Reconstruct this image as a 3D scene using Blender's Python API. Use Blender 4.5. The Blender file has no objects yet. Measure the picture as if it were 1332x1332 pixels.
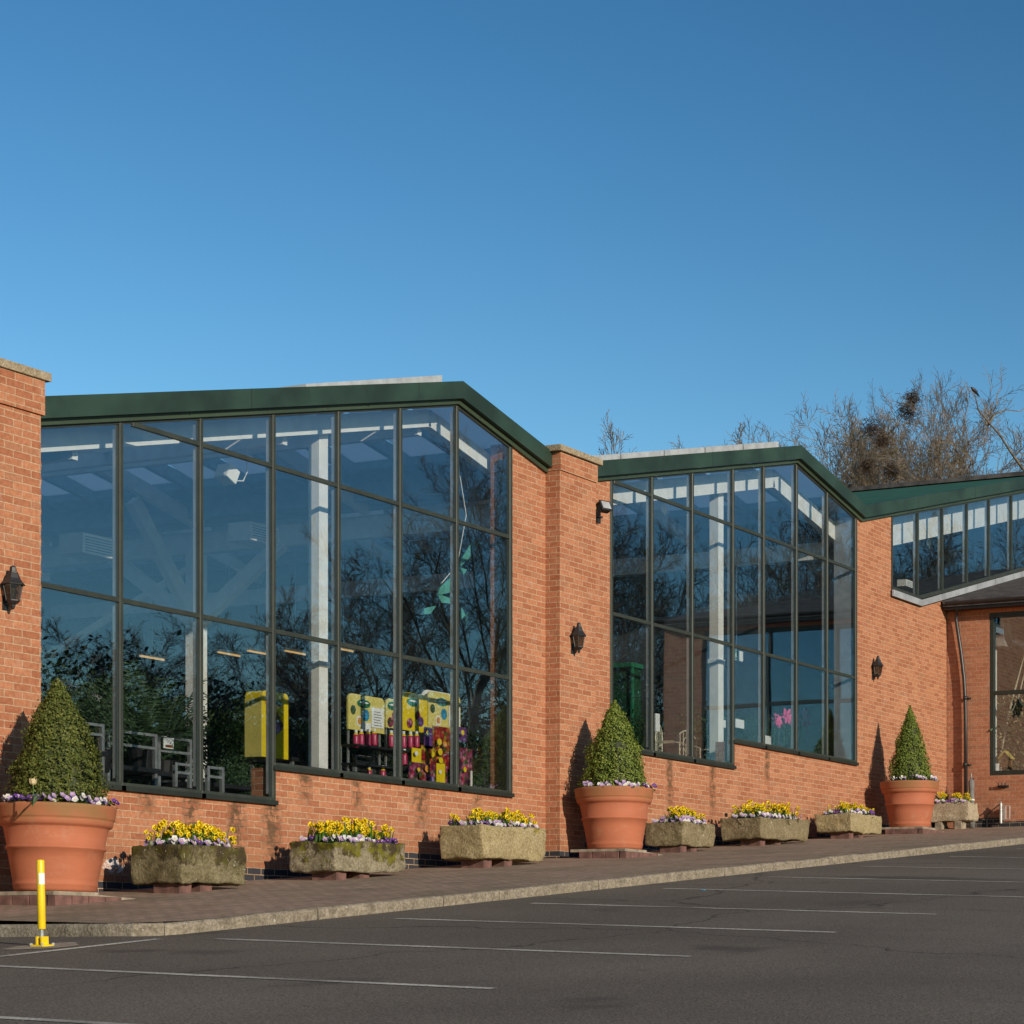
import bpy, math, random
from mathutils import Vector, Matrix, noise
R = math.radians
scene = bpy.context.scene
col = scene.collection
# world axes: x runs along the glazed front (away from the camera), y runs from the car park towards the
# building, z is up, metres; the camera stands at the origin, its eye 1.46 m above the tarmac
# ---------------------------------------------------------------- camera, sky, sun, exposure
FPX, CX, HY = 2933., 1220., 1250.
YAW = R(23.577)
CA, SA = math.cos(YAW), math.sin(YAW)
cam_d = bpy.data.cameras.new("camera"); cam = bpy.data.objects.new("camera", cam_d); col.objects.link(cam)
cam_d.sensor_width = 36; cam_d.lens = FPX/1332*36
cam_d.shift_x = (666-CX)/1332; cam_d.shift_y = (HY-666)/1332
cam_d.clip_end = 3000; cam_d.clip_start = .1
fwd = Vector((CA, SA, 0))
cam.rotation_euler = fwd.to_track_quat('-Z', 'Y').to_euler()
scene.camera = cam
SUN_TRAVEL = Vector((.40, .917, 0)).normalized(); SUN_EL = R(16.5)
sd = Vector((SUN_TRAVEL.x*math.cos(SUN_EL), SUN_TRAVEL.y*math.cos(SUN_EL), -math.sin(SUN_EL)))
w = bpy.data.worlds.new("World"); scene.world = w; w.use_nodes = True
nt = w.node_tree
sky = nt.nodes.new('ShaderNodeTexSky'); sky.sky_type = 'NISHITA'; sky.sun_disc = False
sky.sun_elevation = SUN_EL; sky.sun_rotation = math.atan2(-sd.x, -sd.y)
sky.air_density = 1.0; sky.dust_density = 0; sky.ozone_density = 1.0
bg = nt.nodes['Background']; bg.inputs['Strength'].default_value = .11
# a polarised, deeper clear sky: contrast curve on the sky model
def vm(v):
    n = nt.nodes.new('ShaderNodeVectorMath'); n.operation = 'SCALE'; n.inputs['Scale'].default_value = v; return n
k1 = vm(.11); nt.links.new(sky.outputs[0], k1.inputs[0])
gm = nt.nodes.new('ShaderNodeGamma'); gm.inputs['Gamma'].default_value = 1.55; nt.links.new(k1.outputs[0], gm.inputs[0])
hs = nt.nodes.new('ShaderNodeHueSaturation'); hs.inputs['Saturation'].default_value = 1.17; hs.inputs['Hue'].default_value = .495; nt.links.new(gm.outputs[0], hs.inputs['Color'])
k2 = vm(1.42/.11); nt.links.new(hs.outputs[0], k2.inputs[0]); nt.links.new(k2.outputs[0], bg.inputs['Color'])
sl = bpy.data.lights.new("sun", 'SUN'); so = bpy.data.objects.new("sun", sl); col.objects.link(so)
sl.energy = 4.6; sl.angle = R(.5); sl.color = (1, .87, .70)
so.rotation_euler = sd.to_track_quat('-Z', 'Y').to_euler()
scene.view_settings.view_transform = 'Standard'; scene.view_settings.look = 'None'
scene.view_settings.exposure = 0.0; scene.view_settings.gamma = 1
scene.render.engine = 'CYCLES'
scene.cycles.max_bounces = 8; scene.cycles.transparent_max_bounces = 24
scene.cycles.caustics_reflective = False; scene.cycles.caustics_refractive = False

def W(x, y, D):
    "point of the plane y=D seen at photo pixel (x,y)"
    u = (x-CX)/FPX
    s = D*(CA+u*SA)/(SA-u*CA); Z = SA*D+CA*s
    return s, (HY-y)/FPX*Z
def S(x, y, s):
    "point of the plane x=s seen at photo pixel (x,y)"
    u = (x-CX)/FPX
    D = s*(SA-u*CA)/(CA+u*SA); Z = SA*D+CA*s
    return D, (HY-y)/FPX*Z
def hz(s, D):
    return -1.4586+.0868*max(-40, min(60, s))+.034*max(-40, min(13.2, D))
def hp(s, D):
    "pavement surface"
    s2 = min(s, 48)
    k = hz(s2, 12.87)+.10; wv = .71+.0835*(s2-17.69)
    t = max(0, min(1, (D-12.87)/(17.16-12.87)))
    return k+(wv-k)*t
# ---------------------------------------------------------------- materials
MATS = {}
def new_mat(name):
    m = bpy.data.materials.new(name); m.use_nodes = True
    MATS[name] = m
    return m, m.node_tree, m.node_tree.nodes['Principled BSDF']
def node(t, kind, **kw):
    n = t.nodes.new(kind)
    for k, v in kw.items():
        if k in ('operation', 'blend_type', 'data_type', 'musgrave_type', 'feature', 'use_clamp', 'noise_dimensions', 'offset', 'squash'):
            setattr(n, k, v)
        else: n.inputs[k].default_value = v
    return n
def mixc(t, fac, a, b, bt='MIX'):
    n = t.nodes.new('ShaderNodeMix'); n.data_type = 'RGBA'; n.blend_type = bt
    for sock, v in ((n.inputs[0], fac), (n.inputs[6], a), (n.inputs[7], b)):
        if isinstance(v, (int, float)): sock.default_value = v
        elif isinstance(v, tuple): sock.default_value = (*v, 1) if len(v) == 3 else v
        else: t.links.new(v, sock)
    return n.outputs[2]
def noisef(t, vec, scale, detail=3, lo=.35, hi=.65, rough=.5):
    n = node(t, 'ShaderNodeTexNoise', Scale=scale, Detail=detail, Roughness=rough)
    if vec is not None: t.links.new(vec, n.inputs['Vector'])
    r = t.nodes.new('ShaderNodeMapRange'); r.inputs[1].default_value = lo; r.inputs[2].default_value = hi
    t.links.new(n.outputs[0], r.inputs[0])
    return r.outputs[0]
def objc(t): return t.nodes.new('ShaderNodeTexCoord').outputs['Object']
def bump(t, p, h, strength, dist):
    b = node(t, 'ShaderNodeBump', Strength=strength, Distance=dist)
    t.links.new(h, b.inputs['Height']); t.links.new(b.outputs[0], p.inputs['Normal'])
def plain(name, c, rough=.6, metal=0, var=.12, vs=6, bmp=0, spec=None):
    m, t, p = new_mat(name)
    f = noisef(t, objc(t), vs, 4)
    c2 = tuple(max(0, v*(1-var*2)) for v in c); c1 = tuple(min(1, v*(1+var)) for v in c)
    t.links.new(mixc(t, f, c2, c1), p.inputs['Base Color'])
    p.inputs['Roughness'].default_value = rough; p.inputs['Metallic'].default_value = metal
    if spec is not None: p.inputs['Specular IOR Level'].default_value = spec
    if bmp: bump(t, p, noisef(t, objc(t), vs*8, 4, 0, 1), .6, bmp)
    return m
def brick_mat(name, c1, c2, mortar, plinth=False, stains=False):
    m, t, p = new_mat(name)
    uv = t.nodes.new('ShaderNodeTexCoord').outputs['UV']; oc = objc(t)
    # slight wobble of the courses so that the joints are not ruler straight
    wob = node(t, 'ShaderNodeTexNoise', Scale=9, Detail=2); t.links.new(uv, wob.inputs['Vector'])
    add = node(t, 'ShaderNodeVectorMath', operation='MULTIPLY_ADD'); t.links.new(wob.outputs['Color'], add.inputs[0])
    add.inputs[1].default_value = (.010, .010, 0); t.links.new(uv, add.inputs[2])
    b = t.nodes.new('ShaderNodeTexBrick')
    t.links.new(add.outputs[0], b.inputs['Vector'])
    for k, v in (('Scale', 1), ('Mortar Size', .0062), ('Mortar Smooth', .45), ('Bias', -.1), ('Brick Width', .225), ('Row Height', .075)):
        b.inputs[k].default_value = v
    b.inputs['Color1'].default_value = (*c1, 1); b.inputs['Color2'].default_value = (*c2, 1); b.inputs['Mortar'].default_value = (*mortar, 1)
    c = mixc(t, noisef(t, uv, 3.2, 4, .3, .75), b.outputs['Color'], mixc(t, b.outputs['Fac'], b.outputs['Color'], tuple(v*.72+q*.28 for v, q in zip(mortar, c1))))
    # odd burnt or pale bricks: a second brick pattern of the same layout as a selector
    b2 = t.nodes.new('ShaderNodeTexBrick'); t.links.new(add.outputs[0], b2.inputs['Vector'])
    for k, v in (('Scale', 1), ('Mortar Size', 0), ('Bias', 0), ('Brick Width', .225), ('Row Height', .075)): b2.inputs[k].default_value = v
    b2.inputs['Color1'].default_value = (0, 0, 0, 1); b2.inputs['Color2'].default_value = (1, 1, 1, 1)
    sel = t.nodes.new('ShaderNodeMapRange'); sel.inputs[1].default_value = .86; sel.inputs[2].default_value = .95; t.links.new(b2.outputs[0], sel.inputs[0])
    selm = node(t, 'ShaderNodeMath', operation='MULTIPLY'); t.links.new(sel.outputs[0], selm.inputs[0]); selm.inputs[1].default_value = .32
    inv = node(t, 'ShaderNodeMath', operation='SUBTRACT'); inv.inputs[0].default_value = 1; t.links.new(b.outputs['Fac'], inv.inputs[1])
    selm2 = node(t, 'ShaderNodeMath', operation='MULTIPLY'); t.links.new(selm.outputs[0], selm2.inputs[0]); t.links.new(inv.outputs[0], selm2.inputs[1])
    c = mixc(t, selm2.outputs[0], c, (.17, .085, .055))
    # mottling inside bricks, large weathering patches
    f = noisef(t, oc, 26, 4, .3, .7)
    c = mixc(t, f, c, mixc(t, 1., c, (.72, .68, .66), 'MULTIPLY'))
    f = noisef(t, oc, .7, 5, .42, .7)
    k = node(t, 'ShaderNodeMath', operation='MULTIPLY'); t.links.new(f, k.inputs[0]); k.inputs[1].default_value = .5
    c = mixc(t, k.outputs[0], c, mixc(t, 1., c, (1.12, 1.2, 1.22), 'MULTIPLY'))
    f = noisef(t, oc, 5, 6, .62, .8)
    k = node(t, 'ShaderNodeMath', operation='MULTIPLY'); t.links.new(f, k.inputs[0]); k.inputs[1].default_value = .4
    c = mixc(t, k.outputs[0], c, (.5, .36, .29))
    if plinth or stains:
        sp = t.nodes.new('ShaderNodeSeparateXYZ'); t.links.new(oc, sp.inputs[0])
        spu = t.nodes.new('ShaderNodeSeparateXYZ'); t.links.new(uv, spu.inputs[0])
        def M(op, a, bb=None):
            n = t.nodes.new('ShaderNodeMath'); n.operation = op
            for i, v in enumerate((a, bb)):
                if v is None: continue
                if isinstance(v, (int, float)): n.inputs[i].default_value = v
                else: t.links.new(v, n.inputs[i])
            return n.outputs[0]
    if stains:
        # damp, algae-dark runs below the sill, each with a ragged edge
        nz = node(t, 'ShaderNodeTexNoise', Scale=11, Detail=5, Roughness=.7); t.links.new(oc, nz.inputs['Vector'])
        tot = None
        for sx, zt, zb, wd in STAINS:
            dx = M('ABSOLUTE', M('SUBTRACT', sp.outputs[0], sx))
            near = M('SUBTRACT', 1, M('DIVIDE', dx, wd))
            up = M('LESS_THAN', sp.outputs[2], zt); dn = M('SMOOTH_MIN', M('MULTIPLY', M('SUBTRACT', sp.outputs[2], zb), 3), 1)
            v = M('MULTIPLY', M('MULTIPLY', near, up), M('MAXIMUM', dn, 0))
            v = M('MAXIMUM', v, 0)
            tot = v if tot is None else M('MAXIMUM', tot, v)
        v = M('MULTIPLY', tot, M('ADD', M('MULTIPLY', b.outputs['Fac'], .9), M('MULTIPLY', M('SUBTRACT', nz.outputs[0], .42), 5)))
        v = M('MINIMUM', M('MAXIMUM', M('MULTIPLY', v, 1.4), 0), .88)
        c = mixc(t, v, c, (.085, .055, .03))
        # white efflorescence by the big pot
        dx = M('DIVIDE', M('SUBTRACT', sp.outputs[0], 17.98), .17); dz = M('DIVIDE', M('SUBTRACT', sp.outputs[2], .985), .085)
        e = M('SUBTRACT', 1, M('ADD', M('MULTIPLY', dx, dx), M('MULTIPLY', dz, dz)))
        e = M('MULTIPLY', M('MAXIMUM', e, 0), M('MULTIPLY', M('MAXIMUM', M('SUBTRACT', nz.outputs[0], .45), 0), 22))
        c = mixc(t, M('MINIMUM', e, .95), c, (.75, .72, .7))
    if plinth:
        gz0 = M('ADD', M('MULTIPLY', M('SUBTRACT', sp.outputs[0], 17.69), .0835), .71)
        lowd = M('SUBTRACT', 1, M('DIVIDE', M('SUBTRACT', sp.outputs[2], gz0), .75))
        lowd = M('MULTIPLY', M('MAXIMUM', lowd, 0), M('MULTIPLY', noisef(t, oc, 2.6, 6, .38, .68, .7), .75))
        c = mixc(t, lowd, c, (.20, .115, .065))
        st = M('MULTIPLY', M('FLOOR', M('DIVIDE', sp.outputs[0], 1.9)), 1.9)
        gz = M('ADD', M('MULTIPLY', M('SUBTRACT', st, 17.69), .0835), .71)
        top = M('MULTIPLY', M('FLOOR', M('DIVIDE', M('ADD', gz, .235), .075)), .075)
        dark = M('LESS_THAN', spu.outputs[1], top)
        dark = M('MULTIPLY', dark, M('SUBTRACT', 1, b.outputs['Fac']))
        c = mixc(t, dark, c, (.035, .037, .045))
    t.links.new(c, p.inputs['Base Color'])
    p.inputs['Roughness'].default_value = .88; p.inputs['Specular IOR Level'].default_value = .25
    hh = node(t, 'ShaderNodeMath', operation='MULTIPLY_ADD'); t.links.new(b.outputs['Fac'], hh.inputs[0]); hh.inputs[1].default_value = -1
    t.links.new(noisef(t, oc, 60, 3, 0, 1), hh.inputs[2])
    bump(t, p, hh.outputs[0], .55, .006)
    return m
STAINS = [(18.45, 1.78, 1.45, .16), (19.12, 1.78, 1.3, .17), (19.85, 1.78, 1.05, .2), (20.42, 1.78, 1.0, .21), (21.0, 2.15, 1.75, .16), (21.95, 2.15, 1.7, .14),
          (23.2, 2.15, 1.6, .2), (24.4, 2.15, 1.8, .14), (29.3, 3.0, 2.2, .13), (30.6, 3.0, 2.2, .13), (32.4, 3.4, 2.8, .12)]
BRICK = brick_mat('front_brick', (.370, .138, .070), (.530, .236, .126), (.525, .375, .24), plinth=True, stains=True)
BRICKW = brick_mat('wing_brick', (.42, .165, .09), (.52, .225, .13), (.46, .32, .21))
def soldier_mat():
    m, t, p = new_mat('soldier_brick')
    uv = t.nodes.new('ShaderNodeTexCoord').outputs['UV']
    b = t.nodes.new('ShaderNodeTexBrick'); b.offset = 0; t.links.new(uv, b.inputs['Vector'])
    for k, v in (('Scale', 1), ('Mortar Size', .005), ('Brick Width', .075), ('Row Height', .225)): b.inputs[k].default_value = v
    b.inputs['Color1'].default_value = (.50, .19, .095, 1); b.inputs['Color2'].default_value = (.42, .145, .075, 1); b.inputs['Mortar'].default_value = (.42, .27, .17, 1)
    t.links.new(b.outputs[0], p.inputs['Base Color']); p.inputs['Roughness'].default_value = .9
soldier_mat()
def asphalt():
    m, t, p = new_mat('asphalt'); oc = objc(t)
    big = noisef(t, oc, .35, 5, .35, .7)
    c = mixc(t, big, (.092, .079, .064), (.130, .112, .091))
    fine = noisef(t, oc, 75, 3, .3, .7)
    c = mixc(t, fine, mixc(t, 1., c, (.30, .30, .30), 'MULTIPLY'), mixc(t, 1., c, (2.0, 1.96, 1.9), 'MULTIPLY'))
    # scattered pale chippings
    v = node(t, 'ShaderNodeTexVoronoi', Scale=9); t.links.new(oc, v.inputs['Vector'])
    lt = t.nodes.new('ShaderNodeMapRange'); lt.inputs[1].default_value = .075; lt.inputs[2].default_value = .05; t.links.new(v.outputs['Distance'], lt.inputs[0])
    sc = t.nodes.new('ShaderNodeSeparateColor'); t.links.new(v.outputs['Color'], sc.inputs[0])
    g = node(t, 'ShaderNodeMath', operation='GREATER_THAN'); t.links.new(sc.outputs[0], g.inputs[0]); g.inputs[1].default_value = .72
    k = node(t, 'ShaderNodeMath', operation='MULTIPLY'); t.links.new(g.outputs[0], k.inputs[0]); t.links.new(lt.outputs[0], k.inputs[1])
    c = mixc(t, k.outputs[0], c, (.32, .29, .25))
    # thin cracks
    v2 = node(t, 'ShaderNodeTexVoronoi', feature='DISTANCE_TO_EDGE', Scale=.16)
    wn = node(t, 'ShaderNodeTexNoise', Scale=1.4, Detail=4); t.links.new(oc, wn.inputs['Vector'])
    ad = node(t, 'ShaderNodeVectorMath', operation='MULTIPLY_ADD'); t.links.new(wn.outputs['Color'], ad.inputs[0]); ad.inputs[1].default_value = (.9, .9, 0); t.links.new(oc, ad.inputs[2])
    t.links.new(ad.outputs[0], v2.inputs['Vector'])
    cr = t.nodes.new('ShaderNodeMapRange'); cr.inputs[1].default_value = .004; cr.inputs[2].default_value = .0015; t.links.new(v2.outputs['Distance'], cr.inputs[0])
    k = node(t, 'ShaderNodeMath', operation='MULTIPLY'); t.links.new(cr.outputs[0], k.inputs[0]); k.inputs[1].default_value = .6
    c = mixc(t, k.outputs[0], c, (.012, .011, .010))
    oil = noisef(t, oc, .8, 3, .64, .74)
    k = node(t, 'ShaderNodeMath', operation='MULTIPLY'); t.links.new(oil, k.inputs[0]); k.inputs[1].default_value = .45
    c = mixc(t, k.outputs[0], c, (.018, .016, .015))
    for (ox, oy, ax, ay, am) in ((23.6, 10.6, .30, 1.5, .6), (12.92, 12.12, .2, .32, .5), (12.95, 11.55, .18, .26, .4), (19.6, 9.4, .7, .35, .3)):
        mp = t.nodes.new('ShaderNodeMapping'); mp.inputs['Location'].default_value = (-ox/ax, -oy/ay, 0); mp.inputs['Scale'].default_value = (1/ax, 1/ay, 0); t.links.new(ad.outputs[0], mp.inputs[0])
        mp.inputs['Location'].default_value = (-(ox+.45)/ax, -(oy+.45)/ay, 0)
        ln = node(t, 'ShaderNodeVectorMath', operation='LENGTH'); t.links.new(mp.outputs[0], ln.inputs[0])
        mr = t.nodes.new('ShaderNodeMapRange'); mr.inputs[1].default_value = 1.15; mr.inputs[2].default_value = .3; mr.inputs[4].default_value = am; t.links.new(ln.outputs['Value'], mr.inputs[0])
        c = mixc(t, mr.outputs[0], c, (.022, .019, .017))
    t.links.new(c, p.inputs['Base Color']); p.inputs['Roughness'].default_value = .88
    p.inputs['Specular IOR Level'].default_value = .3
    bump(t, p, noisef(t, oc, 90, 3, 0, 1), .5, .004)
asphalt()
def paving():
    m, t, p = new_mat('block_paving'); oc = objc(t)
    b = t.nodes.new('ShaderNodeTexBrick'); t.links.new(oc, b.inputs['Vector'])
    for k, v in (('Scale', 1), ('Mortar Size', .006), ('Brick Width', .2), ('Row Height', .1)): b.inputs[k].default_value = v
    b.inputs['Color1'].default_value = (.30, .205, .145, 1); b.inputs['Color2'].default_value = (.41, .29, .21, 1); b.inputs['Mortar'].default_value = (.09, .075, .05, 1)
    f = noisef(t, oc, 1.1, 5, .45, .68)
    k = node(t, 'ShaderNodeMath', operation='MULTIPLY'); t.links.new(f, k.inputs[0]); k.inputs[1].default_value = .6
    c = mixc(t, k.outputs[0], b.outputs[0], (.15, .125, .07))
    c = mixc(t, noisef(t, oc, 14, 4), c, mixc(t, 1., c, (.72, .7, .68), 'MULTIPLY'))
    t.links.new(c, p.inputs['Base Color']); p.inputs['Roughness'].default_value = .92
    hh = node(t, 'ShaderNodeMath', operation='MULTIPLY_ADD'); t.links.new(b.outputs['Fac'], hh.inputs[0]); hh.inputs[1].default_value = -1
    t.links.new(noisef(t, oc, 50, 3, 0, 1), hh.inputs[2]); bump(t, p, hh.outputs[0], .5, .006)
paving()
def stone_mat(name, a, b_, moss, mossamt, dark=(.06, .045, .025)):
    m, t, p = new_mat(name); oc = objc(t)
    c = mixc(t, noisef(t, oc, 7, 6, .35, .65, .65), a, b_)
    c = mixc(t, noisef(t, oc, 40, 4, .35, .65), c, mixc(t, 1., c, (.6, .58, .55), 'MULTIPLY'))
    sp = t.nodes.new('ShaderNodeSeparateXYZ'); t.links.new(oc, sp.inputs[0])
    # moss hangs from the upper rim, ragged
    r = t.nodes.new('ShaderNodeMapRange'); r.inputs[1].default_value = -.1; r.inputs[2].default_value = .55; t.links.new(sp.outputs[2], r.inputs[0])
    n = node(t, 'ShaderNodeTexNoise', Scale=3.6, Detail=7, Roughness=.68); t.links.new(oc, n.inputs['Vector'])
    s1 = node(t, 'ShaderNodeMath', operation='ADD'); t.links.new(r.outputs[0], s1.inputs[0]); mu = node(t, 'ShaderNodeMath', operation='MULTIPLY_ADD'); t.links.new(n.outputs[0], mu.inputs[0]); mu.inputs[1].default_value = 2.2; mu.inputs[2].default_value = -.6; t.links.new(mu.outputs[0], s1.inputs[1])
    r2 = t.nodes.new('ShaderNodeMapRange'); r2.inputs[1].default_value = 1.35-mossamt; r2.inputs[2].default_value = 1.5-mossamt; t.links.new(s1.outputs[0], r2.inputs[0])
    mc = mixc(t, noisef(t, oc, 9, 4, .4, .6), moss, dark)
    c = mixc(t, r2.outputs[0], c, mc)
    c = mixc(t, noisef(t, oc, 22, 3, .68, .74), c, (.5, .49, .42))
    t.links.new(c, p.inputs['Base Color']); p.inputs['Roughness'].default_value = .95; p.inputs['Specular IOR Level'].default_value = .15
    bump(t, p, noisef(t, oc, 28, 6, 0, 1, .7), 1, .018)
stone_mat('trough_mossy', (.14, .12, .06), (.30, .26, .16), (.085, .075, .02), .30)
stone_mat('trough_green', (.22, .19, .12), (.40, .35, .25), (.15, .14, .015), .42)
stone_mat('trough_gold', (.36, .29, .15), (.46, .38, .22), (.30, .24, .04), .0)
stone_mat('trough_brown', (.22, .18, .10), (.32, .26, .16), (.10, .085, .03), .15)
stone_mat('trough_pale', (.42, .35, .24), (.52, .45, .33), (.16, .16, .05), .0)
stone_mat('kerb_stone', (.24, .205, .155), (.40, .345, .27), (.10, .085, .04), -.6)
stone_mat('cap_stone', (.36, .29, .19), (.46, .38, .27), (.2, .17, .1), -.8)
plain('slab', (.30, .25, .185), .9, var=.2, vs=9, bmp=.004)
plain('paver_block', (.17, .085, .07), .9, var=.2, vs=9, bmp=.004)
plain('timber_old', (.25, .205, .14), .9, var=.2, vs=9)
def terracotta(name, c):
    m, t, p = new_mat(name); oc = objc(t)
    cc = mixc(t, noisef(t, oc, 2.5, 5, .35, .7), c, tuple(v*.84 for v in c))
    mp = t.nodes.new('ShaderNodeMapping'); mp.inputs['Scale'].default_value = (1.5, 1.5, 14); t.links.new(oc, mp.inputs[0])
    k = node(t, 'ShaderNodeMath', operation='MULTIPLY'); t.links.new(noisef(t, mp.outputs[0], 3, 4, .5, .8), k.inputs[0]); k.inputs[1].default_value = .12
    cc = mixc(t, k.outputs[0], cc, (.48, .25, .16))
    sb = noisef(t, oc, 4.5, 7, .56, .78, .7)
    k = node(t, 'ShaderNodeMath', operation='MULTIPLY'); t.links.new(sb, k.inputs[0]); k.inputs[1].default_value = .42
    cc = mixc(t, k.outputs[0], cc, (.52, .31, .21))
    cc = mixc(t, noisef(t, oc, 9, 6, .62, .8, .7), cc, (.30, .13, .07))
    # green algae in patches on the rim
    sp = t.nodes.new('ShaderNodeSeparateXYZ'); t.links.new(oc, sp.inputs[0])
    r = t.nodes.new('ShaderNodeMapRange'); r.inputs[1].default_value = .64; r.inputs[2].default_value = .72; t.links.new(sp.outputs[2], r.inputs[0])
    k2 = node(t, 'ShaderNodeMath', operation='MULTIPLY'); t.links.new(r.outputs[0], k2.inputs[0]); t.links.new(noisef(t, oc, 2.2, 5, .36, .62), k2.inputs[1])
    cc = mixc(t, k2.outputs[0], cc, (.25, .13, .05))
    t.links.new(cc, p.inputs['Base Color']); p.inputs['Roughness'].default_value = .72; p.inputs['Specular IOR Level'].default_value = .3
    bump(t, p, noisef(t, oc, 40, 4, 0, 1), .25, .003)
terracotta('terracotta', (.43, .137, .068))
plain('fascia_green', (.021, .046, .031), .5, var=.2, vs=1.6); plain('trim_green', (.038, .058, .032), .5, var=.1, vs=1.2)
plain('frame_green', (.034, .040, .030), .45, var=.1)
plain('frame_dark', (.020, .026, .020), .45, var=.1)
plain('alu', (.62, .62, .60), .4, .5, var=.08)
plain('lead', (.34, .36, .38), .55, .2, var=.12, vs=3)
plain('white_steel', (.88, .85, .78), .5, var=.04)
plain('grey_steel', (.34, .36, .38), .55, var=.08)
plain('galv', (.45, .46, .45), .4, .6, var=.12, vs=12)
plain('black_iron', (.018, .018, .020), .5, var=.1)
plain('black_plastic', (.02, .02, .022), .4, var=.1)
plain('slate', (.085, .075, .075), .75, var=.25, vs=5, bmp=.006)
plain('roof_sheet', (.04, .125, .085), .8, var=.08, vs=1.0, spec=.1)
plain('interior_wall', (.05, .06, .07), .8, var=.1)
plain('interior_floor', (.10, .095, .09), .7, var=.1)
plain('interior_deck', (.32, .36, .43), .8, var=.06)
plain('bollard_yellow', (.82, .56, .01), .4, var=.05)
plain('yellow_card', (.80, .58, .01), .5, var=.04)
plain('cream_yellow', (.72, .60, .16), .5, var=.05)
plain('white_card', (.82, .82, .78), .6, var=.03)
plain('purple_card', (.13, .04, .18), .6, var=.2)
plain('green_oval', (.015, .16, .075), .5)
plain('blue_disc', (.03, .28, .50), .5)
plain('orange_card', (.75, .32, .04), .5)
plain('pink_bottle', (.55, .04, .12), .35)
plain('teal_unlit', (.02, .09, .085), .6, var=.3, vs=8); plain('teal_lit', (.10, .38, .32), .6)  # unlit and lit tones of the same teal cloth
plain('star_pink', (.75, .10, .28), .5); plain('green_panel', (.006, .055, .022), .6)
plain('cream_iron', (.62, .57, .42), .5)
plain('wood_brown', (.24, .12, .05), .6, var=.2)
plain('bark', (.17, .13, .08), .9, var=.35, vs=2)
plain('bark_far', (.165, .13, .09), .9, var=.3, vs=2)
plain('bark_pale', (.22, .19, .12), .9, var=.35, vs=2)
plain('nest_twigs', (.055, .036, .022), .95, var=.3)
plain('soil', (.035, .022, .014), .95, var=.3, vs=20)
plain('straw_broom', (.66, .50, .12), .7)
plain('canvas', (.16, .155, .15), .8, var=.15)
plain('bird_black', (.012, .012, .014), .5)
plain('rubble_beige', (.34, .29, .22), .8)
plain('blue_scrap', (.04, .20, .32), .5)
def flower_print_mat(name, cols, sc):
    m, t, p = new_mat(name); oc = objc(t)
    wn = node(t, 'ShaderNodeTexNoise', Scale=30, Detail=3); t.links.new(oc, wn.inputs['Vector'])
    ad = node(t, 'ShaderNodeVectorMath', operation='MULTIPLY_ADD'); t.links.new(wn.outputs['Color'], ad.inputs[0]); ad.inputs[1].default_value = (.03, .03, .03); t.links.new(oc, ad.inputs[2])
    v = node(t, 'ShaderNodeTexVoronoi', Scale=sc); t.links.new(ad.outputs[0], v.inputs['Vector'])
    sc_ = t.nodes.new('ShaderNodeSeparateColor'); t.links.new(v.outputs['Color'], sc_.inputs[0])
    cr = t.nodes.new('ShaderNodeValToRGB'); cr.color_ramp.interpolation = 'CONSTANT'
    for i, c in enumerate(cols):
        e = cr.color_ramp.elements[i] if i < 2 else cr.color_ramp.elements.new(i/len(cols)); e.position = i/len(cols); e.color = (*c, 1)
    t.links.new(sc_.outputs[0], cr.inputs[0])
    mr = t.nodes.new('ShaderNodeMapRange'); mr.inputs[1].default_value = .0; mr.inputs[2].default_value = .6; t.links.new(v.outputs['Distance'], mr.inputs[0])
    t.links.new(mixc(t, mr.outputs[0], cr.outputs[0], mixc(t, 1., cr.outputs[0], (.35, .3, .3), 'MULTIPLY')), p.inputs['Base Color']); p.inputs['Roughness'].default_value = .4
flower_print_mat('red_mix', [(.55, .04, .03), (.62, .20, .02), (.75, .50, .05), (.12, .16, .04), (.45, .02, .05), (.65, .12, .05)], 17)
flower_print_mat('pink_mix', [(.62, .07, .18), (.50, .16, .28), (.72, .30, .38), (.15, .05, .12), (.10, .16, .05), (.66, .05, .12)], 19)
def leafmat(name, c1, c2, trans=.25, sc=9):
    m, t, p = new_mat(name); oc = objc(t)
    oi = t.nodes.new('ShaderNodeNewGeometry')
    r = t.nodes.new('ShaderNodeMapRange'); t.links.new(oi.outputs['Random Per Island'], r.inputs[0])
    c = mixc(t, r.outputs[0], c1, c2)
    c = mixc(t, noisef(t, oc, sc, 4, .35, .65), c, mixc(t, 1., c, (.62, .66, .6), 'MULTIPLY'))
    t.links.new(c, p.inputs['Base Color']); p.inputs['Roughness'].default_value = .55
    p.inputs['Specular IOR Level'].default_value = .3
    tr = t.nodes.new('ShaderNodeBsdfTranslucent'); t.links.new(c, tr.inputs[0])
    mx = t.nodes.new('ShaderNodeMixShader'); mx.inputs[0].default_value = trans
    t.links.new(p.outputs[0], mx.inputs[1]); t.links.new(tr.outputs[0], mx.inputs[2])
    t.links.new(mx.outputs[0], t.nodes['Material Output'].inputs[0])
leafmat('box_leaf', (.060, .088, .014), (.18, .19, .038), .15)
leafmat('box_leaf_bright', (.085, .14, .015), (.30, .34, .06), .15)
leafmat('strap_leaf', (.05, .14, .02), (.12, .25, .035), .3)
leafmat('palm_leaf', (.05, .10, .04), (.14, .22, .12), .3)
leafmat('dark_leaf', (.02, .05, .015), (.07, .12, .03), .3)  # dark green foliage of the potted shrubs
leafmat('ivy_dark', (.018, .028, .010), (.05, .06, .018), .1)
leafmat('petal_yellow', (.95, .70, .015), (.98, .80, .03), .2)
leafmat('petal_orange', (.92, .56, .005), (.95, .62, .01), .2)
leafmat('petal_white', (.78, .74, .80), (.85, .83, .85), .25)
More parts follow.
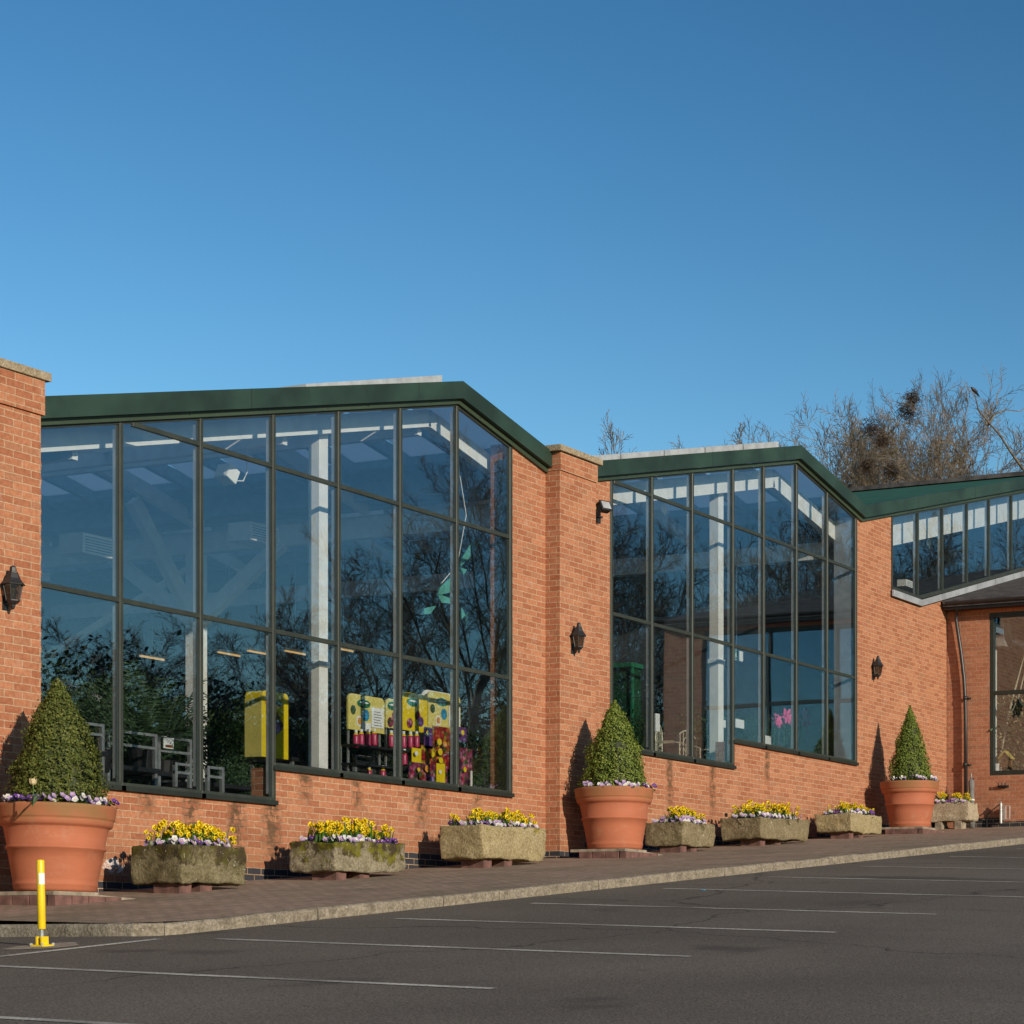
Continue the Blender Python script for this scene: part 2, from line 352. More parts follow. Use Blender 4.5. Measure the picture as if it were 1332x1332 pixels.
leafmat('petal_lilac', (.36, .20, .55), (.58, .42, .72), .25)
leafmat('petal_purple', (.09, .03, .20), (.16, .05, .32), .25)
leafmat('petal_cream', (.85, .68, .38), (.88, .74, .45), .3)
def glass(name, tint, f0, wob=.0022):
    m, t, p = new_mat(name); t.nodes.remove(p)
    g = t.nodes.new('ShaderNodeNewGeometry')
    d = node(t, 'ShaderNodeVectorMath', operation='DOT_PRODUCT'); t.links.new(g.outputs['Incoming'], d.inputs[0]); t.links.new(g.outputs['Normal'], d.inputs[1])
    a = node(t, 'ShaderNodeMath', operation='ABSOLUTE'); t.links.new(d.outputs['Value'], a.inputs[0])
    i = node(t, 'ShaderNodeMath', operation='SUBTRACT', use_clamp=True); i.inputs[0].default_value = 1; t.links.new(a.outputs[0], i.inputs[1])
    pw = node(t, 'ShaderNodeMath', operation='POWER'); t.links.new(i.outputs[0], pw.inputs[0]); pw.inputs[1].default_value = 5
    ma = node(t, 'ShaderNodeMath', operation='MULTIPLY_ADD', use_clamp=True); t.links.new(pw.outputs[0], ma.inputs[0]); ma.inputs[1].default_value = 1-f0; ma.inputs[2].default_value = f0
    oc = objc(t)
    n = node(t, 'ShaderNodeTexNoise', Scale=1.15, Detail=.8); t.links.new(oc, n.inputs['Vector'])
    b = node(t, 'ShaderNodeBump', Strength=1, Distance=wob); t.links.new(n.outputs[0], b.inputs['Height'])
    gl = t.nodes.new('ShaderNodeBsdfGlossy'); gl.inputs['Roughness'].default_value = .004; gl.inputs['Color'].default_value = (.70, .88, 1, 1)
    t.links.new(b.outputs[0], gl.inputs['Normal'])
    tr = t.nodes.new('ShaderNodeBsdfTransparent'); tr.inputs[0].default_value = (*tint, 1)
    mx = t.nodes.new('ShaderNodeMixShader'); t.links.new(ma.outputs[0], mx.inputs[0]); t.links.new(tr.outputs[0], mx.inputs[1]); t.links.new(gl.outputs[0], mx.inputs[2])
    t.links.new(mx.outputs[0], t.nodes['Material Output'].inputs[0])
glass('window_glass', (.95, .975, .985), .165, .0012)
glass('lamp_glass', (.42, .36, .22), .10)
def rooflight():
    m, t, p = new_mat('rooflight_sheet')
    p.inputs['Base Color'].default_value = (.62, .68, .72, 1); p.inputs['Roughness'].default_value = .5
    tr = t.nodes.new('ShaderNodeBsdfTranslucent'); tr.inputs[0].default_value = (.62, .72, .82, 1)
    mx = t.nodes.new('ShaderNodeMixShader'); mx.inputs[0].default_value = .7
    t.links.new(p.outputs[0], mx.inputs[1]); t.links.new(tr.outputs[0], mx.inputs[2]); t.links.new(mx.outputs[0], t.nodes['Material Output'].inputs[0])
rooflight()
def emit(name, c, s):
    m, t, p = new_mat(name); p.inputs['Emission Color'].default_value = (*c, 1); p.inputs['Emission Strength'].default_value = s; p.inputs['Base Color'].default_value = (*c, 1)
emit('reflection_tube', (1, .62, .22), .7)  # orange glow standing in for light reflections
emit('sign_light', (.75, 1, .85), .5)
def paint_mat():
    m, t, p = new_mat('road_paint'); oc = objc(t)
    v = noisef(t, oc, 38, 5, .34, .50, .65); v2 = noisef(t, oc, 1.2, 4, .25, .6)
    k = node(t, 'ShaderNodeMath', operation='MULTIPLY'); t.links.new(v, k.inputs[0]); t.links.new(v2, k.inputs[1])
    k2 = node(t, 'ShaderNodeMath', operation='MULTIPLY_ADD', use_clamp=True); t.links.new(k.outputs[0], k2.inputs[0]); k2.inputs[1].default_value = .85; k2.inputs[2].default_value = .12
    t.links.new(mixc(t, k2.outputs[0], (.09, .078, .068), (.60, .57, .49)), p.inputs['Base Color']); p.inputs['Roughness'].default_value = .8
paint_mat()
def refl_wood(): pass
# ---------------------------------------------------------------- mesh builder
class MB:
    def __init__(s): s.v = []; s.f = []; s.m = []
    def add(s, vs, fs, mi=0):
        o = len(s.v); s.v += [tuple(v) for v in vs]; s.f += [tuple(i+o for i in f) for f in fs]; s.m += [mi]*len(fs); return s
    def box(s, x0, x1, y0, y1, z0, z1, mi=0, M=None):
        vs = [Vector((x, y, z)) for z in (z0, z1) for y in (y0, y1) for x in (x0, x1)]
        if M is not None: vs = [M@v for v in vs]
        return s.add(vs, [(0, 2, 3, 1), (4, 5, 7, 6), (0, 1, 5, 4), (2, 6, 7, 3), (0, 4, 6, 2), (1, 3, 7, 5)], mi)
    def prism(s, poly, d0, d1, mi=0, axis='y'):
        "poly of (a, z) in the plane normal to axis, extruded from d0 to d1"
        n = len(poly)
        P = (lambda a, z, d: (a, d, z)) if axis == 'y' else ((lambda a, z, d: (d, a, z)) if axis == 'x' else (lambda a, z, d: (a, z, d)))
        vs = [P(a, z, d0) for a, z in poly]+[P(a, z, d1) for a, z in poly]
        ar = sum(poly[i][0]*poly[(i+1) % n][1]-poly[(i+1) % n][0]*poly[i][1] for i in range(n))
        fs = [tuple(range(n)), tuple(range(2*n-1, n-1, -1))]+[(i, i+n, (i+1) % n+n, (i+1) % n) for i in range(n)]
        flip = (ar < 0)
        if axis in ('x', 'z'): flip = not flip
        if flip: fs = [f[::-1] for f in fs]
        return s.add(vs, fs, mi)
    def tube(s, pts, rs, n=8, mi=0, caps=True):
        pts = [Vector(p) for p in pts]
        if isinstance(rs, (int, float)): rs = [rs]*len(pts)
        o = []; up = Vector((0, 0, 1))
        for i, p in enumerate(pts):
            d = (pts[min(i+1, len(pts)-1)]-pts[max(i-1, 0)]).normalized()
            a = d.cross(up if abs(d.z) < .9 else Vector((1, 0, 0))).normalized(); b = d.cross(a)
            for k in range(n):
                t = 2*math.pi*k/n
                o.append(p+(a*math.cos(t)+b*math.sin(t))*rs[i])
        fs = []
        for i in range(len(pts)-1):
            for k in range(n):
                fs.append((i*n+k, i*n+(k+1) % n, (i+1)*n+(k+1) % n, (i+1)*n+k))
        if caps: fs += [tuple(range(n-1, -1, -1)), tuple(range((len(pts)-1)*n, len(pts)*n))]
        return s.add(o, fs, mi)
    def lathe(s, prof, n=32, c=(0, 0, 0), mi=0, a0=0, sq=None):
        vs = []
        for r, z in prof:
            for k in range(n):
                t = 2*math.pi*k/n+a0
                vs.append((c[0]+r*math.cos(t), c[1]+r*math.sin(t), c[2]+z))
        fs = [(i*n+k, i*n+(k+1) % n, (i+1)*n+(k+1) % n, (i+1)*n+k) for i in range(len(prof)-1) for k in range(n)]
        if prof[0][0] > 0: fs.append(tuple(range(n-1, -1, -1)))
        if prof[-1][0] > 0: fs.append(tuple(range((len(prof)-1)*n, len(prof)*n)))
        return s.add(vs, fs, mi)
    def disc(s, c, r1, r2, nrm=(0, -1, 0), n=20, th=.004, mi=0):
        nrm = Vector(nrm).normalized(); a = nrm.cross(Vector((0, 0, 1))).normalized(); b = a.cross(nrm)
        c = Vector(c); vs = []
        for d in (0, th):
            for k in range(n):
                t = 2*math.pi*k/n; vs.append(c+nrm*d+a*math.cos(t)*r1+b*math.sin(t)*r2)
        fs = [tuple(range(n)), tuple(range(2*n-1, n-1, -1))]+[(k, k+n, (k+1) % n+n, (k+1) % n) for k in range(n)]
        return s.add(vs, fs, mi)
    def build(s, name, mat, parent=None, smooth=False, loc=None):
        me = bpy.data.meshes.new(name); me.from_pydata(s.v, [], s.f)
        mats = mat if isinstance(mat, (list, tuple)) else [mat]
        for m in mats: me.materials.append(MATS[m] if isinstance(m, str) else m)
        me.polygons.foreach_set('material_index', s.m)
        if smooth: me.polygons.foreach_set('use_smooth', [True]*len(s.f))
        uvl = me.uv_layers.new(name='UVMap'); data = [0.]*(2*len(me.loops))
        vs = s.v
        for p in me.polygons:
            n = p.normal
            ax = (0, 1) if abs(n.z) > .7 else ((0, 2) if abs(n.y) >= abs(n.x) else (1, 2))
            for li in p.loop_indices:
                v = vs[me.loops[li].vertex_index]
                data[2*li] = v[ax[0]]; data[2*li+1] = v[ax[1]]
        uvl.data.foreach_set('uv', data)
        me.update()
        o = bpy.data.objects.new(name, me); col.objects.link(o)
        if parent is not None: o.parent = parent
        if loc is not None: o.location = loc
        return o
def tag(o, label=None, cat=None, group=None, kind=None):
    if label: o['label'] = label
    if cat: o['category'] = cat
    if group: o['group'] = group
    if kind: o['kind'] = kind
    return o
def empty(name, loc=(0, 0, 0), rz=0):
    o = bpy.data.objects.new(name, None); col.objects.link(o); o.location = loc; o.rotation_euler.z = rz; o.empty_display_size = .2
    return o
def copy_tree(o, parent=None):
    c = o.copy(); col.objects.link(c)
    if parent is not None: c.parent = parent
    for ch in KIDS.get(o.name, []): copy_tree(ch, c)
    return c
KIDS = {}
def index_kids(root):
    ks = [x for x in bpy.data.objects if x.parent == root]
    KIDS[root.name] = ks
    for k in ks: index_kids(k)
def bevel(o, wd=.004, seg=2):
    m = o.modifiers.new('bevel', 'BEVEL'); m.width = wd; m.segments = seg; m.limit_method = 'ANGLE'; m.angle_limit = R(40); return o
def autosmooth(o): return o

# ---------------------------------------------------------------- ground
g = MB(); SS = [-700, -40, 60, 900]; DD = [-700, -40, 13.2, 900]
for x in SS:
    for y in DD: g.v.append((x, y, hz(x, y)))
for i in range(3):
    for j in range(3): g.f.append((i*4+j, (i+1)*4+j, (i+1)*4+j+1, i*4+j+1)); g.m.append(0)
tag(g.build('car_park', 'asphalt'), kind='structure')
KD = 12.87
# kerb line: up the left return, round the corner, along the bays, then out round the wing
KP = [(13.9, 22.0), (13.9, 13.35), (13.94, 13.1), (14.06, 12.94), (14.25, KD), (34.6, KD)]
for k in range(1, 9):
    t = k/8*math.pi/2; KP.append((34.6+2.2*math.sin(t)*1, KD-2.2*(1-math.cos(t))))
KP.append((36.8, 7.9)); KP += [(37.1, 7.2), (37.8, 6.9), (60, 6.9)]
def offset_line(P, d):
    o = []
    for i, p in enumerate(P):
        a = Vector(P[max(i-1, 0)]); b = Vector(P[min(i+1, len(P)-1)]); t = (b-a).normalized()
        o.append((p[0]-t.y*d, p[1]+t.x*d))
    return o
# resample into stones of about 0.915 m
pts = [Vector(p) for p in KP]; seg = []
dist = [0]
for a, b in zip(pts, pts[1:]): dist.append(dist[-1]+(b-a).length)
def at(u):
    for i in range(len(pts)-1):
        if u <= dist[i+1]+1e-9: return pts[i].lerp(pts[i+1], (u-dist[i])/(dist[i+1]-dist[i]))
    return pts[-1]
marks = []; u = 0
while u < dist[-1]: marks.append(u); u += .915
kb = MB(); rnd = random.Random(4)
# inner side of the kerb lies on the left of travel direction
for u0 in marks:
    u1 = min(u0+.907, dist[-1]); dz = rnd.uniform(-.006, .006); sh = rnd.uniform(-.006, .006)
    us = [u0]+[d for d in dist if u0+.03 < d < u1-.03]+[u1]
    rings = []
    for u in us:
        p = at(u); t = (at(min(u+.02, dist[-1]))-at(max(u-.02, 0))).normalized(); nrm = Vector((-t.y, t.x))
        base = hz(p.x, p.y)
        top = base+.10+dz
        prof = [(0+sh, base-.1), (0+sh, top-.028), (.008+sh, top-.010), (.026+sh, top), (.125, top+.001), (.125, base-.1)]
        rings.append([(p.x+nrm.x*a, p.y+nrm.y*a, z) for a, z in prof])
    n = 6; vs = [v for r_ in rings for v in r_]
    fs = [(i*n+k, (i+1)*n+k, (i+1)*n+(k+1) % n, i*n+(k+1) % n) for i in range(len(rings)-1) for k in range(n)]
    fs += [tuple(range(n)), tuple(range(len(rings)*n-1, (len(rings)-1)*n-1, -1))]
    kb.add(vs, fs)
tag(kb.build('kerb', 'kerb_stone'), kind='structure')
pv = MB()
inner = offset_line(KP, .123)
def hk(p): return hz(p[0], p[1])+.097
# pavement: strips from the kerb to the wall line
rows = []
front = [p for p in inner if p[0] >= 14.0]
xs = sorted(set([14.02, 14.1, 14.2, 14.4]+[15+1.0*k for k in range(34)]+[p[0] for p in front if 34 < p[0] < 38]+[50, 60]))
def kerbD(x):
    best = KD+.12
    if x < 14.38: return 12.99+(14.38-x)*.9
    if x > 34.6:
        for a, b in zip(inner[4:], inner[5:]):
            if a[0] <= x <= b[0] and b[0] > a[0]+1e-6: return a[1]+(b[1]-a[1])*(x-a[0])/(b[0]-a[0])
        return 7.0
    return best
for i, x in enumerate(xs):
    d0 = kerbD(x); r_ = []
    for k in range(9):
        D = d0+(17.5-d0)*k/8
        if D < 12.9: z = hz(x, D)+.097+.0*(D)
        else: z = hp(x, D)-.004
        r_.append((x, D, z))
    rows.append(r_)
for i in range(len(rows)-1):
    for k in range(8):
        pv.add([rows[i][k], rows[i+1][k], rows[i+1][k+1], rows[i][k+1]], [(0, 1, 2, 3)])
tag(pv.build('pavement', 'block_paving'), kind='structure')
# painted lines
def line(name, p0, p1, wd=.085, label=None, grp=None):
    a, b = Vector(p0), Vector(p1); t = (b-a).normalized(); n = Vector((-t.y, t.x))*wd/2; m = MB(); N = 24
    for i in range(N):
        q = [a.lerp(b, i/N)-n, a.lerp(b, (i+1)/N)-n, a.lerp(b, (i+1)/N)+n, a.lerp(b, i/N)+n]
        m.add([(v.x, v.y, hz(v.x, v.y)+.004) for v in q], [(0, 1, 2, 3)])
    o = m.build(name, 'road_paint'); tag(o, kind='structure'); return o
for sx, d1 in ((9.34, 8.0), (11.62, 8.07), (13.97, 8.03), (16.26, 8.0), (18.38, 8.05), (20.87, 8.05), (23.22, 8.05), (25.77, 8.0), (28.57, 8.0), (31.1, 8.0)):
    line('bay_line', (sx, 12.3), (sx+.03, d1))
line('bay_line', (5.0, 12.62), (13.8, 12.70))
# ---------------------------------------------------------------- main building
FW = 17.16
def top1(s): return 7.395-.257*(23.93-s) if s < 23.93 else 7.395-.234*(s-23.93)
def top2(s): return 8.56-.244*(33.40-s) if s < 33.40 else 8.56-.212*(s-33.40)
def top3(s): return 8.03+.258*(s-35.89) if s < 46 else 10.638-.25*(s-46)
bld = empty('garden_centre', (20, 17.2, 0))
tag(bld, 'red brick garden centre with zigzag green roof edge and tall glazed gables', 'building')
bld.location = (0, 0, 0)
T = .32
wl = MB()
def strip(m, s0, s1, z0, topf, d0=FW, d1=FW+T):
    z = (lambda q: topf) if not callable(topf) else topf
    m.prism([(s0, z0), (s1, z0), (s1, z(s1)), (s0, z(s0))], d0, d1)
strip(wl, 16.7, 20.46, -.6, 1.80)
strip(wl, 20.46, 25.15, -.4, 2.20)
strip(wl, 25.15, 25.975, -.4, lambda s: top1(s)-.24)
wl.build('wall', BRICK, bld)
wl = MB()
strip(wl, 26.88, 27.63, 0, lambda s: top2(s)-.24)
strip(wl, 27.63, 31.26, 0, 3.05)
strip(wl, 31.26, 35.73, 0, 3.46)
strip(wl, 35.73, 37.2, 0, lambda s: (top2(s) if s < 35.89 else top3(s))-.24)
strip(wl, 37.2, 38.4, 0, 6.68)
wl.prism([(38.4, 0), (39.74, 0), (39.74, 6.98), (38.4, 6.64)], FW, FW+T)
wl.build('wall', BRICK, bld)
p1 = MB(); p1.box(13.92, 16.77, 16.93, 17.75, -.6, 5.36); p1.box(13.92, 16.80, 16.905, 17.76, 5.36, 5.70)
for k in range(60):   # toothed quoin at the right edge
    if k % 2: p1.box(16.771, 16.781, 16.935, 17.1, .4+k*.075+.006, .4+(k+1)*.075-.006)
o = p1.build('pillar', BRICK, bld)
cp = MB(); cp.box(13.9, 16.86, 16.875, 17.8, 5.70, 5.785); bevel(cp.build('cap_stone', 'cap_stone', o), .008)
p2 = MB(); p2.box(25.975, 26.88, 16.93, 17.7, 0, 6.66); p2.box(25.965, 26.90, 16.91, 17.72, 6.66, 6.90)
o = p2.build('pillar', BRICK, bld)
cp = MB(); cp.box(25.90, 26.97, 16.865, 17.8, 6.91, 6.995); bevel(cp.build('cap_stone', 'cap_stone', o), .008)
# fascias
def band(topf, brk, lo, hi):
    return [(s, topf(s)+hi) for s in brk]+[(s, topf(s)+lo) for s in brk[::-1]]
def fascia(topf, brk, seams):
    m = MB()
    for a, b in zip(brk, brk[1:]):
        m.prism([(a, topf(a)-.22), (b, topf(b)-.22), (b, topf(b)), (a, topf(a))], 17.045, 17.15)
    o = m.build('fascia', 'fascia_green', bld)
    m = MB()
    for a, b in zip(brk, brk[1:]):
        m.prism([(a, topf(a)-.285), (b, topf(b)-.285), (b, topf(b)-.222), (a, topf(a)-.222)], 17.115, 17.22)
    ft = m.build('fascia_trim', 'trim_green', bld)
    for q in seams[:0]: m.prism([(q, topf(q)-.251), (q+.012, topf(q+.012)-.251), (q+.012, topf(q+.012)+.001), (q, topf(q)+.001)], 16.9435, 16.96)
    for q in seams:   # screws along the trim
        for e in (-.9, .35, 1.4):
            if brk[0]+.1 < q+e < brk[-1]-.1: m = MB(); m.disc((q+e, 17.112, topf(q+e)-.25), .009, .009, n=6); m.build('fixing', 'frame_dark', ft)
    for q in seams: m = MB(); m.prism([(q, topf(q)-.221), (q+.012, topf(q+.012)-.221), (q+.012, topf(q+.012)+.001), (q, topf(q)+.001)], 17.0435, 17.06); m.build('seam', 'frame_dark', o)
fascia(top1, [16.6, 23.93, 25.97], (19.95, 23.0))
fascia(top2, [26.91, 33.40, 35.89], (30.4, 32.8, 28.9))
fascia(top3, [35.89, 46, 52.0], (38.15, 40.9, 43.7))
# roof slabs
def slope(topf, a, b, d0=17.15, d1=36, th=.16, mat='interior_deck', name='roof_slope', lift=-.03):
    m = MB(); m.prism([(a, topf(a)-th), (b, topf(b)-th), (b, topf(b)+lift), (a, topf(a)+lift)], d0, d1); return m.build(name, mat, bld)
slope(top1, 16.5, 20.2); slope(top1, 13.95, 16.5, d0=17.78); slope(top1, 23.93, 24.0); slope(top1, 25.6, 25.95); slope(top1, 23.5, 23.928)
slope(top2, 26.95, 29.6); slope(top2, 33.40, 33.4); slope(top2, 35.3, 35.88); slope(top2, 32.9, 33.398)
slope(top3, 35.89, 46, mat='roof_sheet'); slope(top3, 46, 52)
m = MB(); m.prism([(25.95, 6.5), (27.0, 6.6), (27.0, 6.86), (25.95, 6.82)], 17.75, 36); m.build('valley_gutter', 'lead', bld)
# rooflights (translucent sheets between rafters) on the left-hand slopes
def lights(topf, a, b):
    m = MB(); D = 17.3
    while D < 35.5:
        m.prism([(a, topf(a)-.05), (b, topf(b)-.05), (b, topf(b)-.03), (a, topf(a)-.03)], D, D+.86); D += .95
    m.build('rooflight', 'rooflight_sheet', bld)
    m = MB(); D = 18.16
    while D < 35.5:
        m.prism([(a-.3, topf(a-.3)-.20), (b+.2, topf(b+.2)-.20), (b+.2, topf(b+.2)-.02), (a-.3, topf(a-.3)-.02)], D, D+.09); D += .95
    m.build('rooflight_bar', 'grey_steel', bld)
lights(top1, 20.2, 23.5); lights(top2, 29.6, 32.9); lights(top1, 24.0, 25.6); lights(top2, 33.4, 35.3)
# raised aluminium upstands of the rooflights seen above the roof edge
m = MB()
m.prism([(21.25, top1(21.25)-.02), (23.9, top1(23.93)-.02), (23.9, top1(23.93)+.10), (21.25, top1(21.25)+.055)], 17.35, 17.75)
m.build('rooflight_upstand', 'alu', bld)
m = MB()
for i in range(5):
    a = 27.0+i*1.24; b = a+1.2
    m.prism([(a, top2(a)-.03), (b, top2(b)-.03), (b, top2(b)+.085+.004*i), (a, top2(a)+.085+.004*i)], 17.35, 17.8)
m.build('rooflight_upstand', 'alu', bld)
m = MB(); m.box(45.85, 46.2, 17.0, 36, 10.60, 10.69); m.build('ridge_cap', 'slate', bld)
# back, side and party walls, floors
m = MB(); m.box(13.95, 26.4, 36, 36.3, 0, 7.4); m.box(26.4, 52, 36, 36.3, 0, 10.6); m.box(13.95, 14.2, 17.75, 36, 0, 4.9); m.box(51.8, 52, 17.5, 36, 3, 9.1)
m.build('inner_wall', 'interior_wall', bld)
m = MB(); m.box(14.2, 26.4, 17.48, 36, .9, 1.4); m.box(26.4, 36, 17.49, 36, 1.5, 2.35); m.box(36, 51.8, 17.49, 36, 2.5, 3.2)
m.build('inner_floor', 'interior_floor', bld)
# structural steel
def beam(m, p, q, w_, h_):
    p, q = Vector(p), Vector(q); d = (q-p); L = d.length; d.normalize()
    up = Vector((0, 0, 1)) if abs(d.z) < .95 else Vector((0, 1, 0))
    a = d.cross(up).normalized(); b = a.cross(d)
    vs = [p+d*e*L+a*i*w_/2+b*j*h_/2 for e in (0, 1) for i, j in ((-1, -1), (1, -1), (1, 1), (-1, 1))]
    m.add(vs, [(0, 1, 2, 3), (7, 6, 5, 4), (0, 4, 5, 1), (1, 5, 6, 2), (2, 6, 7, 3), (3, 7, 4, 0)])
st = MB()
for D in (17.62,):
    beam(st, (14.3, D, top1(14.3)-.42), (23.93, D, top1(23.93)-.42), .12, .22)
    beam(st, (23.93, D, top1(23.93)-.42), (26.3, D, top1(26.3)-.42), .12, .22)
for D in (20.4, 23.4, 26.4, 29.4, 32.4):
    beam(st, (14.3, D, top1(14.3)-.36), (23.93, D, top1(23.93)-.36), .10, .22)
    beam(st, (23.93, D, top1(23.93)-.36), (26.3, D, top1(26.3)-.36), .10, .22)
    if D > 26: beam(st, (14.3, D, 4.85), (26.3, D, 5.9), .08, .12)
for z, s0 in ((6.2, 26.35),): beam(st, (s0, 17.8, z), (s0, 36, z), .14, .3 if z > 6 else .12)
for s0 in (18.0, 21.3, 23.9): beam(st, (s0, 17.7, top1(s0)-.55), (s0, 36, top1(s0)-.55), .08, .16)
beam(st, (26.3, 23.5, 5.0), (25.0, 23.5, 6.6), .14, .2); beam(st, (26.3, 23.5, 5.0), (26.3, 21.9, 6.1), .14, .2); beam(st, (26.3, 23.5, 5.0), (26.3, 25.1, 6.1), .14, .2)
beam(st, (26.3, 23.5, 3.2), (26.3, 30.0, 5.9), .07, .09); beam(st, (26.3, 30.0, 3.2), (26.3, 23.5, 5.9), .07, .09)
st.build('roof_beam', 'white_steel', bld)
for (s0, D, z0, z1, wd) in ((None, 17.78, 1.15, 0, .165), (26.3, 23.5, 1.15, 6.2, .22), (26.3, 27.0, 1.15, 6.2, .22), (26.3, 31.0, 1.15, 6.2, .22)):
    if s0 is None: s0 = W(414, 700, D)[0]; z1 = top1(s0)-.45
    c_ = MB(); c_.box(s0-wd/2, s0+wd/2, D-wd/2, D+wd/2, z0, z1); c_.box(s0-wd/2-.02, s0+wd/2+.02, D-wd/2-.02, D+wd/2+.02, 3.55, 3.62)
    bevel(c_.build('column', 'white_steel', bld), .006)
st = MB(); D = 17.62
beam(st, (27.2, D, top2(27.2)-.50), (33.40, D, top2(33.40)-.50), .12, .30); beam(st, (33.40, D, top2(33.40)-.50), (35.9, D, top2(35.9)-.50), .12, .30)
beam(st, (36.0, D, top3(36.0)-.62), (46, D, top3(46)-.62), .14, .5)
for D in (20.6, 23.8, 27, 30.5):
    beam(st, (27.0, D, top2(27.0)-.36), (33.40, D, top2(33.40)-.36), .10, .22); beam(st, (33.40, D, top2(33.40)-.36), (36, D, top2(36)-.36), .10, .22)
for s0 in (29.2, 31.4, 33.3): beam(st, (s0, 17.7, top2(s0)-.55), (s0, 36, top2(s0)-.55), .08, .16)
beam(st, (36, 17.9, 7.3), (36, 36, 7.3), .14, .3)
st.build('roof_beam', 'white_steel', bld)
for px_, D, z1 in ((932, 17.78, None),):
    s0 = W(px_, 700, D)[0]; z1 = z1 or top2(s0)-.45
    c_ = MB(); wd = .17; c_.box(s0-wd/2, s0+wd/2, D-wd/2, D+wd/2, 2.35, z1); c_.box(s0-wd/2-.02, s0+wd/2+.02, D-wd/2-.02, D+wd/2+.02, 4.78, 4.85)
    bevel(c_.build('column', 'white_steel', bld), .006)
# an interior brick pier behind the right-hand panes
m = MB(); m.box(35.70, 35.727, FW+.06, FW+.42, 3.46, 7.76); m.build('reveal_lining', 'grey_steel', bld)
m = MB(); m.box(25.12, 25.147, FW+.06, FW+.19, 2.2, 6.66); m.build('reveal_lining', 'frame_dark', bld)
# party wall between gable two and three above the sill (dark lining)
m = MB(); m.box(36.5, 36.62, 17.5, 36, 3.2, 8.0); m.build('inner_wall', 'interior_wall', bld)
# windows
def window(cols, sills, transoms, topf, par=bld, wd=.052, last_wide=True):
    """cols: mullion positions; sills: sill height of every column"""
    fr = MB(); gl = MB(); rr = random.Random(int(cols[0]*100))
    def hd(s): return topf(s)-.286
    d0, d1 = FW-.012, FW+.034
    for i in range(len(cols)-1):
        a, b = cols[i], cols[i+1]; z0 = sills[i]
        zs = [z0]+[t for t in transoms if t > z0+.1]+[99]
        # panes
        for zl, zh in zip(zs, zs[1:]):
            ax = [a]+[b]
            pl = [(a, zl), (b, zl)]
            ha, hb = min(zh, hd(a)), min(zh, hd(b))
            if hb <= zl+.02 and ha <= zl+.02: continue
            poly = [(a, zl), (b, zl)]
            if hb > zl: poly.append((b, hb))
            # crossing of the transom with the sloping head
            if (hd(a)-zh)*(hd(b)-zh) < 0 and zh < 90:
                t = (zh-hd(a))/(hd(b)-hd(a)); poly.append((a+(b-a)*t, zh))
            if (hd(a)-zl)*(hd(b)-zl) < 0:
                t = (zl-hd(a))/(hd(b)-hd(a)); x = a+(b-a)*t
                poly = [(x, zl), (b, zl), (b, hb)] if hd(a) < zl else [(a, zl), (x, zl), (a, ha)]
            elif ha > zl: poly.append((a, ha))
            t1, t2 = rr.uniform(-.003, .003), rr.uniform(-.003, .003)
            n = len(poly); cx = sum(p[0] for p in poly)/n; cz = sum(p[1] for p in poly)/n
            vs = [(x, FW+.008+e+(x-cx)*t1+(z-cz)*t2, z) for e in (0, .008) for x, z in poly]
            gl.add(vs, [tuple(range(n)), tuple(range(2*n-1, n-1, -1))]+[(k, k+n, (k+1) % n+n, (k+1) % n) for k in range(n)])
        # sill and transoms
        fr.box(a, b, d0-.012, d1, z0-.002, z0+.055)
        for t in transoms:
            lo, hi = a, b
            if hd(a) < t+.03: lo = a+(b-a)*max(0, (t+.03-hd(a))/(hd(b)-hd(a)))
            if hd(b) < t+.03 and hd(a) > t: hi = a+(b-a)*(t+.03-hd(a))/(hd(b)-hd(a))
            if hi-lo > .03 and t > z0 and (hd(a) > t or hd(b) > t): fr.box(lo, hi, d0+.004, d1-.004, t-wd/2, t+wd/2)
        # head, split at any apex
        mid = [q for q in (23.93, 33.40) if a < q < b]; pts_ = [a]+mid+[b]
        for e, f in zip(pts_, pts_[1:]): fr.prism([(e, hd(e)-.03), (f, hd(f)-.03), (f, hd(f)-.001), (e, hd(e)-.001)], d0+.008, d1-.008)
    for i, c in enumerate(cols):
        zb = min(sills[max(i-1, 0)], sills[min(i, len(sills)-1)])
        hw = wd/2 if 0 < i < len(cols)-1 else wd/2+.006
        fr.box(c-hw, c+hw, d0-.006, d1+.004, zb, hd(c)-.012)
    o = fr.build('window_frame', 'frame_green', par); bevel(o, .004, 1)
    gl.build('window_glass', 'window_glass', o)
    sl_ = MB()
    for i in range(len(cols)-1): sl_.box(cols[i]-.03, cols[i+1]+.03, FW-.05, FW-.033, sills[i]-.03, sills[i]+.02)
    sl_.build('sill', 'frame_dark', o)
    # pale inner returns of the mullions
    for c in cols[1:-1]: mi = MB(); mi.box(c-.018, c+.018, d1+.006, d1+.055, sills[0]+.1, topf(c)-.36); mi.build('inner_mullion', 'alu', o)
    return o
c1 = [16.9, 18.08, 19.27, 20.45, 21.6, 22.78, 23.95, 25.14]
window(c1, [1.80]*3+[2.20]*4, [3.75, 5.62], top1)
c2 = [27.65, 28.78, 29.97, 31.25, 32.28, 33.44, 34.58, 35.71]
window(c2, [3.05]*3+[3.46]*4, [4.97, 6.86], top2)
